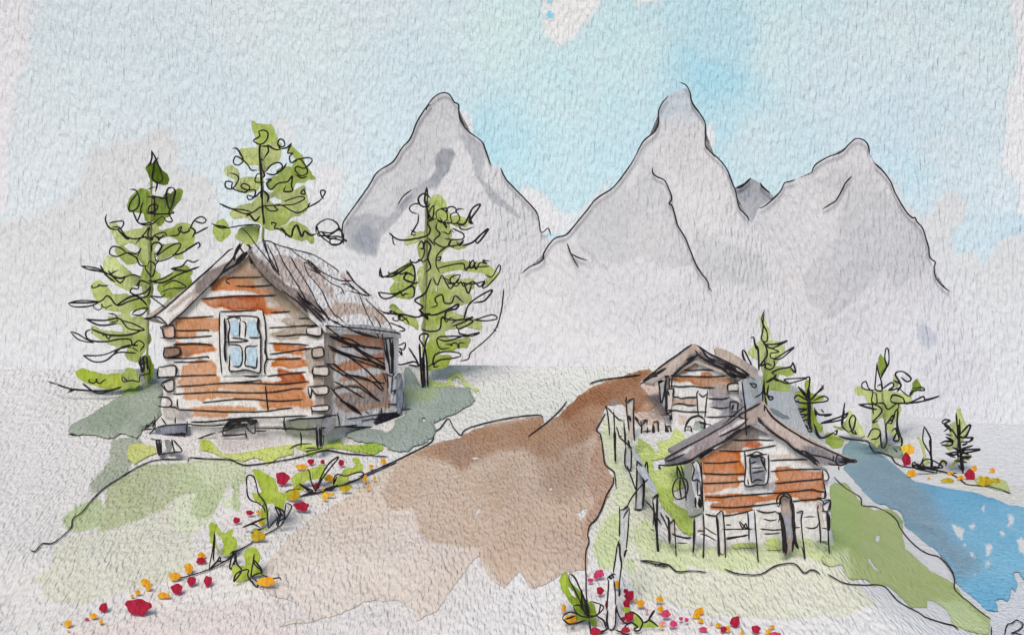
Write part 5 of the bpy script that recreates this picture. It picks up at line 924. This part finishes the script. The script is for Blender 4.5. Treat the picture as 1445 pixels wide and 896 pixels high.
wn1 = part('window', h1, T('B', "538,255 600,250 660,252 662,320 655,402 600,408 543,410 540,330"), Dc(22.32), C(211, 211, 212), (), T('B', "540,235 545,325 543,410 600,408 652,400 662,320 660,252|545,262 580,250 600,240 640,255|545,262 600,258 655,252|555,380 560,410"), thick=.06, D=22, seed=67)
part('pane', wn1, T('B', "565,268 600,262 645,270 648,330 640,395 600,398 575,395 568,330"), Dc(22.28), C(124, 126, 136), [ww('B', "580,310 630,310 630,330 580,335", (196, 196, 202), soft=3, rim=0)], T('B', "565,268 568,330 575,397|570,268 610,262 640,270|645,270 640,310 652,340|575,325 600,322 635,320|578,348 640,335|575,397 600,382 632,385|572,300 600,290"), thick=.03, D=22, rim=.08, w2=T('B', "568,268 612,264|622,270 640,318"))

# ---- the small cabin behind, upper right
h2 = small_hut('small log cabin behind the lowest one, with a brown grey roof touching the path top', 985, 612, 28.6)
part('wall', h2, T('A', "322,310 400,240 450,200 515,150 620,215 700,255 780,310 835,330 845,420 850,600 840,720 600,720 340,700 328,480"), Dc(28.6), C(215, 214, 213), [
  ww('A', "395,242 450,205 510,185 520,215 528,250 480,258 440,290 380,305 340,300", (156, 134, 120), rim=.1, soft=1.5),
  ww('A', "340,312 440,300 540,300 545,270 600,272 632,290 625,312 700,312 758,318 768,345 720,352 680,345 660,372 620,382 560,375 500,372 470,345 440,335 400,345 345,335", (178, 126, 92), rim=.14, soft=1.2),
  ww('A', "590,380 640,350 730,355 750,400 745,440 790,470 830,500 845,560 820,600 720,620 690,600 650,600 700,550 640,520 605,500 640,460 600,430", (158, 152, 156), rim=.08, soft=1.5),
  ww('A', "640,480 740,470 830,560 780,590 700,570", (132, 132, 146), a=.7, soft=5, rim=0),
  ww('A', "310,500 340,460 400,455 515,460 518,505 470,512 420,495 370,505 330,530", (190, 166, 150), rim=.08), ww('A', "370,560 440,580 445,610 415,655 385,640 395,600", (200, 184, 174), rim=.05),
  ww('A', "560,380 640,300 750,330 740,400 620,400", (172, 142, 122), a=.6, soft=5, rim=0)],
  T('A', "420,258 480,262 540,258 640,262|330,305 450,302 600,307 725,300|320,370 400,376 480,372 560,382 645,382|300,450 380,448 400,458 450,452 520,450|345,505 380,495 420,497 460,508 512,505|590,458 640,462 700,462 745,450|610,518 680,527 740,520|290,545 360,542 440,552 590,552|580,588 640,590 720,585 800,580|325,300 320,370 330,450 332,560 342,615|340,310 335,400|530,400 515,420 518,500 525,580|525,420 545,442 560,445 585,425|590,402 580,500 570,600|830,335 835,400 850,500 855,600 860,700|300,395 350,390 345,440 305,440"), thick=.15, D=28, seed=71, step=1.7)
hexa_m = MB(); wl = [pt(948, 535, 28.7), pt(948, 608, 28.7)]; wr = [pt(1048, 538, 28.7), pt(1048, 608, 28.7)]; bk = np.array((0, 2.2, 0))
hexa(hexa_m, [wl[0], wl[1], wl[1] + bk, wl[0] + bk], (.1, 0, 0), WALL); hexa_m.build('wall', h2, D=28)
hexa_m = MB(); hexa(hexa_m, [wr[0], wr[1], wr[1] + bk, wr[0] + bk], (-.1, 0, 0), WALL); hexa_m.build('wall', h2, D=28)
hexa_m = MB(); hexa(hexa_m, [wl[0] + bk, wl[1] + bk, wr[1] + bk, wr[0] + bk], (0, .1, 0), WALL); hexa_m.build('wall', h2, D=28)
part('log_end', h2, T('A', "245,330 300,330 305,400 300,480 285,520 265,500 250,420"), Dc(28.5), C(158, 162, 168), (), T('A', "243,330 255,420 262,485 275,470 298,335"), thick=.12, D=28, rim=.08, w2=T('A', "300,320 290,400 302,480 300,560"))
part('log_end', h2, T('A', "300,395 352,390 355,445 340,450 330,600 300,570 298,480"), Dc(28.48), C(200, 192, 190), (), T('A', "300,395 350,390 345,440 362,445|310,400 320,440|262,575 300,572 330,575|300,545 340,540 330,560"), thick=.1, D=28, w2=T('A', "305,400 300,450 302,560 335,545|325,575 330,615|290,310 320,305"))
part('log_end', h2, T('A', "735,358 806,353 805,402 735,408"), Dc(28.5), C(205, 196, 190), (), T('A', "735,415 733,360 806,353 805,402 740,405"), thick=.1, D=28)
part('log_end', h2, T('A', "748,485 800,490 796,545 748,545"), Dc(28.5), C(150, 150, 160), (), T('A', "748,548 750,485 802,490 796,545|765,500 760,540 775,500"), thick=.1, D=28)
part('corner_post', h2, T('A', "805,340 835,330 850,420 862,560 860,680 845,600 835,480 812,440"), Dc(28.45), C(150, 152, 162), [ww('A', "800,330 840,330 840,400 810,400", (206, 206, 208), soft=4, rim=0)], T('A', "832,335 838,400 850,500 862,700"), thick=.1, D=28, rim=.06)
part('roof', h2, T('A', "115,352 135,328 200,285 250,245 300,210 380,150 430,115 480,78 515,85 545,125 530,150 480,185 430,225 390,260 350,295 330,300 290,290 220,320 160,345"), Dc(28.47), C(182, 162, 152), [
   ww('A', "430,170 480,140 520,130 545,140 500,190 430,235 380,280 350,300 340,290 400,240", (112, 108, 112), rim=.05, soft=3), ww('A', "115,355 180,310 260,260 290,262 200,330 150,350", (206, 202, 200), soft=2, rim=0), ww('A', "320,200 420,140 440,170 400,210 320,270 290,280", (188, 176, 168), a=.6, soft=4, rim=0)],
   T('A', "135,330 200,285 250,242 300,205 380,150 430,112 482,78|112,360 180,320 250,280 300,245|130,335 180,305 300,242|200,310 240,300|330,300 360,290|285,300 320,305"), thick=.1, tdir=(0, .95, .1), D=28, seed=73, w2=T('A', "342,302 380,265 430,222 480,185 525,145|135,332 190,300|500,120 520,150 480,180|440,190 500,160"))
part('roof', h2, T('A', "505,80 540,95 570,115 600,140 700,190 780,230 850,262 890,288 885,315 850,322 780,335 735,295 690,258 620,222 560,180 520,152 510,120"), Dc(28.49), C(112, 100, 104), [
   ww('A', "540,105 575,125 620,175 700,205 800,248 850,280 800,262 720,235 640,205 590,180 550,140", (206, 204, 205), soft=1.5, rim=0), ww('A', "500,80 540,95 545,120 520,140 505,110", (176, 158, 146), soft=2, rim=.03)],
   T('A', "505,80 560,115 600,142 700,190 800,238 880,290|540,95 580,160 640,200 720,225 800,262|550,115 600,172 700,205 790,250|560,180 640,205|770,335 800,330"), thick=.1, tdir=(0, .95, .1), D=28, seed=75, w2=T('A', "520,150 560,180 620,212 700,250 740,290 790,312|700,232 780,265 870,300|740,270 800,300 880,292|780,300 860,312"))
part('roof', h2, T('A', "638,110 650,98 700,112 760,140 820,175 870,205 910,230 945,255 950,300 930,325 890,300 830,255 740,215 650,165"), Dc(29.4), C(188, 172, 160), [ww('A', "820,180 950,250 950,320 860,270", (158, 150, 148), soft=6, rim=.03)], None, thick=.1, tdir=(0, .9, -.3), D=28, seed=77, rim=.1)
hexa_m = MB(); a0 = pt(981, 508, 28.5); a1 = pt(924, 541, 28.5); a2 = pt(1050, 534, 28.5); bk2 = np.array((0, 2.2, -.1))
hexa(hexa_m, [a0, a1, a1 + bk2, a0 + bk2], (0, 0, -.08), C(176, 162, 152)); hexa_m.build('roof', h2, D=28)
hexa_m = MB(); hexa(hexa_m, [a0, a2, a2 + bk2, a0 + bk2], (0, 0, -.08), C(176, 162, 152)); hexa_m.build('roof', h2, D=28)

# ------------------------------------------------------------------ fences, gates and small things
def fence(label, posts, rails, cat='fence', name='wooden_fence', D=25, Dbase=None, rw=1.05):
    b = posts[0]; root = None
    items = []
    for (fr, poly, st, st2, (bx, by), c) in posts:
        d = float(D_t(np.array([bx]), np.array([by]))[0]) if Dbase is None else Dbase(bx)
        items.append((fr, poly, st, st2, d, bx, by, c))
    root = thing(name, label, cat, pt(items[0][5], items[0][6], items[0][4]))
    for i, (fr, poly, st, st2, d, bx, by, c) in enumerate(items):
        m = MB()
        if poly: m.patch(T(fr, poly), Dc(d), C(*c), (), thick=.09, step=2.2, wob=.5, rim=.06, seed=i)
        if st: m.ink(T(fr, st), Dc(d - .02), 1.05, seed=i)
        if st2: m.ink(T(fr, st2), Dc(d - .02), 1.8, seed=i)
        m.build('post', root, D=D)
    for fr, st, Df, w in rails:
        for P in T(fr, st):
            m = MB(); m.ink([P], Df, w); m.build('rail', root, D=D)
    return root
WH, TN, GY = (208, 208, 209), (196, 184, 178), (178, 182, 186)
fl = lambda x, y: np.interp(x, [915, 960, 1175], [22.1, 21.75, 21.6])
fence('short picket fence in front of the lowest cabin, its posts alternating white and tan', [
  ('B', "78,478 100,464 98,640 96,700 90,650", "75,478 100,462|75,480 85,560 90,640|65,632 85,640", "98,465 96,640 105,775", (929, 786), WH),
  ('B', "155,598 186,580 186,660 162,706 156,660", "185,578 190,700 196,800|152,570 160,600 185,580", "155,570 158,640 160,705", (951, 790), TN),
  ('B', "278,572 325,552 326,640 300,652 284,735 280,640", "262,572 290,566 325,550|330,550 335,640 330,802|300,640 340,640", "285,575 285,640 280,752", (992, 792), (204, 200, 198)),
  ('B', "400,560 430,545 440,700 432,760 410,742 404,640", "395,562 412,548 430,547 440,680 445,830", "398,565 405,640 410,768", (1024, 800), (206, 202, 200)),
  ('B', "556,545 592,535 600,640 590,700 562,690", "555,540 560,620 562,692|590,540 600,690 610,810", None, (1069, 796), (202, 204, 208)),
  ('B', "800,548 836,538 830,600 806,602", "800,548 836,538|836,538 826,600 846,778 830,720", None, (1136, 787), WH),
  ('B', "910,530 930,535 935,620 928,700 915,640", "908,530 920,620 925,706", None, (1158, 766), (196, 186, 182)),
  ('B', "938,512 970,488 966,560 968,640 950,640 935,560", "932,512 972,488 962,540|935,512 940,540 965,540|955,540 962,640|962,540 962,640 968,762", "968,560 968,640", (1170, 782), WH)],
  [('B', "112,545 135,590 160,640 200,668 270,682|140,560 155,585|190,662 230,672 280,675|195,700 250,702|335,620 370,645 400,662|315,656 350,665 398,692|430,633 500,632 585,630|445,610 470,610|510,590 530,627 545,602 552,632 515,592|615,630 680,636 742,632|635,655 680,655 722,650|635,580 670,588 705,583|600,535 640,548 700,542|790,625 822,622|840,573 870,568 900,570|845,622 880,628 905,620 912,600|930,625 960,630", fl, 1.05),
   ('B', "445,684 500,672 560,660|445,676 555,664", fl, 1.3)], Dbase=lambda x: float(fl(x, 0)), D=22)
gt = thing('wooden_gate', 'narrow arched gate with two thick black posts in the picket fence of the lowest cabin', 'gate', pt(1106, 782, 21.55))
part('panel', gt, T('B', "725,545 718,480 740,452 765,462 785,490 790,560 788,640 775,720 760,765 742,770 738,700 735,640"), Dc(21.58), C(166, 148, 138), [ww('B', "735,560 785,560 785,640 770,700 740,700", (150, 152, 166), soft=6, rim=0), ww('B', "735,690 775,690 765,775 735,775", (150, 132, 112), soft=4)], None, thick=.06, D=22, rim=.08)
for st in ("720,545 732,640 738,752|726,560 740,640 748,750|712,545 728,600|752,700 748,760", "772,480 786,560 790,640 780,748|780,560 795,690 812,732|785,500 788,600"):
    m = MB(); m.ink(T('B', st), Dc(21.52), 1.9); m.build('post', gt, D=22)
m = MB(); m.ink(T('B', "705,510 702,490 712,462 740,450 765,458 782,490|745,452 722,475 712,520 703,505|725,510 720,480 742,462 770,480|695,545 720,560 710,600"), Dc(21.5), 1.15); m.build('arch', gt, D=22)
hg = thing('hanging_hoop', 'oval hoop hanging on a cord under the left eave of the lowest cabin', 'hoop', pt(959, 704, 21.95))
m = MB(); m.ink(T('B', "205,370 185,395 176,430 180,460 195,478 220,478 242,460 252,430 250,395 235,375 205,370|215,372 212,420 220,478|225,375 238,420 245,490"), Dc(21.95), 1.2); m.build('hoop', hg, D=22)
m = MB(); m.ink(T('B', "198,308 200,370|200,310 222,372|215,305 235,368"), Dc(21.95), 1.1); m.build('cord', hg, D=22)
pf = lambda x, y: D_t(x, np.asarray(y, float) + 62) - .05
fence('tall crooked post fence following the right edge of the path', [
  ('C', "160,160 175,180 182,325 172,300", "150,145 165,180 175,260 180,335|150,145 175,165 205,200", None, (860, 622), (200, 206, 182)),
  ('C', None, "205,178 212,300 215,400 218,502", "212,300 216,500", (868, 655), WH),
  ('C', "285,115 335,98 338,220 330,340 318,400 298,300 290,200", "285,88 285,125 332,98 335,130|285,125 290,200 303,302|335,100 330,240 337,365", "300,205 312,240", (891, 650), (190, 180, 176)),
  ('C', "280,400 310,408 315,480 318,555 280,520", "282,400 278,520 322,562|315,410 318,480 312,555", "300,360 305,400 322,412", (888, 665), (186, 190, 196)),
  ('C', "352,495 375,510 395,560 398,640 395,700 385,795 348,798 350,640", "352,490 350,640 345,798|352,490 390,532|345,798 370,808 385,792|330,790 345,800 385,800", "395,540 395,700 388,790", (900, 720), (180, 184, 190)),
  ('C', "408,505 418,560 425,600 415,620 392,600 400,545", "395,560 415,500 425,605|365,640 395,600 425,605", None, (912, 700), (200, 200, 202)),
  ('C', "455,722 486,705 484,800 478,890 465,880 460,800", "455,722 486,704 482,740|455,722 460,830 455,900", None, (926, 745), WH)],
  [('C', "222,275 235,310 245,345 290,385 320,412|205,200 240,232 270,240|270,240 275,330 280,400|235,340 260,335|335,220 360,250 380,282|290,520 320,605 348,682|400,740 440,780 465,820 510,900", pf, 1.15), ('C', "425,605 370,660 330,710 300,760 268,860|300,770 270,790", pf, 1.1)], D=24)
dr = MB(); dr.patch(T('C', "320,370 345,440 375,480 400,520 440,600 470,650 482,700 465,712 430,655 400,610 360,560 340,500"), pf, C(168, 174, 182), (), thick=.06, step=2.2, rim=.08); 
o = dr.build('plank', D=24, base=pt(905, 690, 24)); tag(o, 'blue grey plank leaning along the crooked fence beside the bright grass', 'plank')
fp = thing('corner_post', 'tallest thin grey post at the front end of the crooked fence, among crimson flowers', 'post', pt(864, 889, 19.5))
DP = Dc(19.75)
part('post_shaft', fp, T('F', "478,82 500,84 538,72 536,200 525,330 512,400 492,425 482,340 476,260"), DP, C(182, 186, 184), (), T('F', "475,65 478,150 475,260|478,88 510,80 538,66|540,70 532,200 520,340|500,142 515,110 540,72|515,352 530,345"), thick=.1, D=20, rim=.06, w2=T('F', "515,350 505,390|520,345 512,362"))
part('post_shaft', fp, T('F', "470,300 485,420 478,520 455,540 438,505 458,380"), DP, C(204, 205, 205), (), T('F', "478,280 462,320 450,400 435,498|470,310 485,400 490,430 480,520 475,560 473,640"), thick=.1, D=20, w2=T('F', "465,290 475,310 480,380 490,435|478,600 472,645"))
part('post_shaft', fp, T('F', "404,530 425,505 442,510 448,600 455,660 452,740 448,830 432,858 412,855 396,825 400,740 406,640"), Dc(19.6), C(209, 208, 209), (), T('F', "395,530 410,515 440,500 450,508|395,530 405,548 400,640 392,730|440,540 450,640 448,700|452,740 447,830 425,860 405,850|385,860 410,840"), thick=.1, D=20, w2=T('F', "425,495 440,530|405,520 430,530|400,730 395,800 405,850|455,700 450,780|392,800 402,845"))
bf = lambda x, y: 28.1 + 0 * x
fence('low back fence of thin tan posts in front of the upper cabin', [
  ('A', "120,625 165,612 170,700 168,768 132,770 122,700", "112,620 125,640 122,760|115,618 165,610 162,640|130,640 160,612|168,660 170,830", None, (912, 634), TN),
  ('A', "200,628 245,620 245,720 238,770 210,800 204,720", "205,628 240,620 245,700|240,700 245,808", "208,640 212,800", (928, 632), (190, 176, 168)),
  ('A', "290,655 330,650 335,715 330,740 295,740", "290,630 295,700 288,780|288,655 330,650|330,650 340,830", "295,660 310,690 300,720", (945, 628), TN)],
  [('A', "75,580 110,620|130,690 200,685|140,720 200,712 265,715|330,705 380,705 440,720|300,745 340,738 388,745", bf, 1.05)], Dbase=lambda x: 28.15, D=28)
pc = thing('fence_post', 'leaning pale post with a crossbar left of the low back fence', 'post', pt(890, 640, 27.6))
part('post_shaft', pc, T('A', "20,470 70,465 72,600 74,750 60,700 40,640 25,560"), Dc(27.6), C(200, 196, 192), (), T('A', "20,445 22,560 40,690|20,478 72,462 70,500|72,490 72,640 76,755|0,620 15,740 10,780 40,800"), thick=.08, D=28, w2=T('A', "40,590 48,610|30,750 45,780"))
ar = thing('arched_gate', 'small arched gate over a grey green opening in front of the upper cabin', 'gate', pt(982, 615, 28.2))
part('panel', ar, T('A', "490,650 505,622 535,612 560,625 565,680 555,712 520,708 498,690"), Dc(28.25), C(162, 176, 168), (), None, thick=.05, D=28, rim=.08)
m = MB(); m.ink(T('A', "430,752 432,660 445,640|470,650 480,700 498,770|435,655 470,655|450,620 475,592 520,580 555,590 570,620|552,700 556,752|575,640 612,645 610,690 575,688|600,650 605,690"), Dc(28.15), 1.1); m.ink(T('A', "432,655 450,620 480,592 530,580 560,602|570,605 568,705|530,625 590,640"), Dc(28.15), 1.8); m.build('arch', ar, D=28)

# ------------------------------------------------------------------ flowers
ORG, CRM, PNK, LPK, OLV, YLW = (234, 166, 28), (170, 26, 58), (206, 62, 110), (226, 150, 180), (186, 164, 24), (240, 190, 48)
CN = {ORG: 'orange', CRM: 'crimson', PNK: 'deep pink', LPK: 'light pink', OLV: 'olive yellow', YLW: 'golden'}
BEDS = [
 ('in the left front bed', 'flowers of the left front bed', 'I', [(740,556,17,14,ORG),(738,578,20,15,CRM),(685,610,18,23,ORG),(625,645,23,19,ORG),(635,698,24,23,CRM),(698,665,20,19,CRM),(767,665,19,22,CRM),(500,668,22,14,ORG),(512,690,13,17,ORG),(467,714,12,10,ORG),(444,730,8,6,ORG),(578,727,28,13,ORG),(470,775,52,36,CRM),(322,778,18,20,CRM),(250,827,11,6,PNK),(278,813,15,12,ORG),(310,840,10,10,ORG),(170,846,17,15,ORG),(168,876,6,4,ORG),(138,845,6,2.5,ORG)]),
 ('by the upper left path', 'flowers of the upper left path edge', 'J', [(540,213,35,38,CRM),(697,121,20,16,CRM),(760,122,13,13,CRM),(862,128,17,18,CRM),(645,150,33,16,ORG),(628,195,18,15,ORG),(728,255,16,18,CRM),(645,366,42,25,CRM),(360,402,21,14,CRM),(287,443,21,17,CRM),(405,398,12,8,ORG),(422,410,11,14,ORG),(428,455,20,19,OLV),(405,530,42,28,OLV),(795,212,26,19,ORG),(762,275,13,9,ORG),(790,302,38,12,YLW),(770,320,18,13,YLW),(885,272,30,16,OLV),(993,215,11,24,ORG),(1010,260,6,22,ORG),(1028,148,15,11,ORG),(1095,120,16,16,ORG),(1046,215,7,14,ORG),(450,780,48,26,ORG),(600,305,38,30,OLV)]),
 ('right of the path', 'flowers of the bed right of the path', 'F', [(345,498,33,26,PNK),(290,540,21,14,PNK),(320,518,16,12,PNK),(352,608,23,26,CRM),(398,698,15,26,CRM),(458,568,25,22,ORG),(540,640,32,34,CRM),(515,610,16,14,CRM),(522,690,22,30,CRM),(542,770,36,36,CRM),(500,790,20,14,CRM),(515,862,28,20,CRM),(612,690,25,24,ORG),(580,668,14,7,ORG),(652,738,12,14,LPK),(737,664,25,19,ORG),(740,725,20,22,ORG),(776,756,28,26,PNK),(825,822,27,21,PNK),(752,815,20,12,LPK),(748,836,15,14,ORG),(873,788,15,12,PNK),(908,797,13,14,PNK),(117,722,14,28,ORG),(162,790,46,28,ORG),(170,818,14,18,ORG),(322,870,37,24,CRM)]),
 ('below the picket fence', 'flowers of the front row below the picket fence', 'G', [(170,772,24,18,ORG),(155,796,19,13,ORG),(178,820,15,11,ORG),(232,832,7,8,ORG),(267,845,14,12,ORG),(190,865,22,13,PNK),(355,825,26,28,CRM),(295,865,16,18,CRM),(318,862,12,18,ORG),(390,884,10,13,ORG),(462,865,22,22,CRM),(546,853,12,12,ORG),(525,877,14,14,ORG),(560,888,34,8,PNK)]),
 ('on the far lake shore', 'flowers of the far lake shore', 'E', [(378,612,34,29,YLW),(370,665,24,32,CRM),(397,738,25,19,ORG),(487,764,9,7,ORG),(585,775,34,13,OLV),(567,678,14,10,ORG),(602,737,17,9,ORG),(655,762,17,12,ORG),(705,745,28,27,CRM),(727,712,16,14,ORG),(822,722,16,12,ORG),(785,780,36,26,OLV),(845,775,19,14,OLV),(760,757,12,5,ORG)])]
def ordn(i, n):
    if n == 1: return 'the only'
    if i == 0: return 'leftmost'
    if i == n - 1: return 'rightmost'
    return '%d%s' % (i + 1, {1: 'st', 2: 'nd', 3: 'rd'}.get((i + 1) % 10 if (i + 1) // 10 != 1 else 0, 'th'))
for bed, grp, fr, L in BEDS:
    ox, oy, k = FR[fr]
    L = [(ox + a / k, oy + b / k, rx / k, ry / k, c) for a, b, rx, ry, c in L]
    for c in CN:
        S = sorted([f for f in L if f[4] == c])
        for i, (x, y, rx, ry, _) in enumerate(S):
            d = float(D_t(np.array([x]), np.array([y + ry]))[0]); d = d - .06 - .01 * (i % 4) - (.08 if fr in 'JF' else 0)
            th = np.arange(0, 6.283, .42); ph = rnd.random() * 6
            r = 1.02 + .12 * np.cos(5 * th + ph) + .09 * np.cos(3 * th + ph * 2) + .05 * np.cos(2 * th - ph)
            P = [(x + rx * a * math.cos(t), y + ry * a * math.sin(t)) for t, a in zip(th, r)]
            m = MB(); m.patch([P], Dc(d), C(*c), [wash([[(x - rx * .2, y - ry * 1.3), (x + rx * 1.3, y - ry * .2), (x + rx * .9, y + ry), (x, y + ry)]], C(*[min(255, q * f_) for q, f_ in zip(c, (.93, .82, .8))]), a=.7, soft=1.2, rim=0)], thick=.03, mode='slab', step=1.6, wob=.7, rim=.12, seed=int(x))
            o = m.build('flower', D=round(d / 6) * 6, base=pt(x, y + ry, d))
            size = 'large' if rx * ry > 60 else 'small' if rx * ry < 16 else 'medium'
            n = len(S)
            lab = '%s %s flower, %s %s one %s' % (size, CN[c], ordn(i, n), CN[c], bed) if n > 1 else '%s %s flower, the only %s one %s' % (size, CN[c], CN[c], bed)
            if 0 < i < n - 1: lab = '%s %s flower, %s %s one from the left %s' % (size, CN[c], ordn(i, n), CN[c], bed)
            tag(o, lab, 'flower', grp)
for o in bpy.data.objects:
    if '_b' in o: del o['_b']
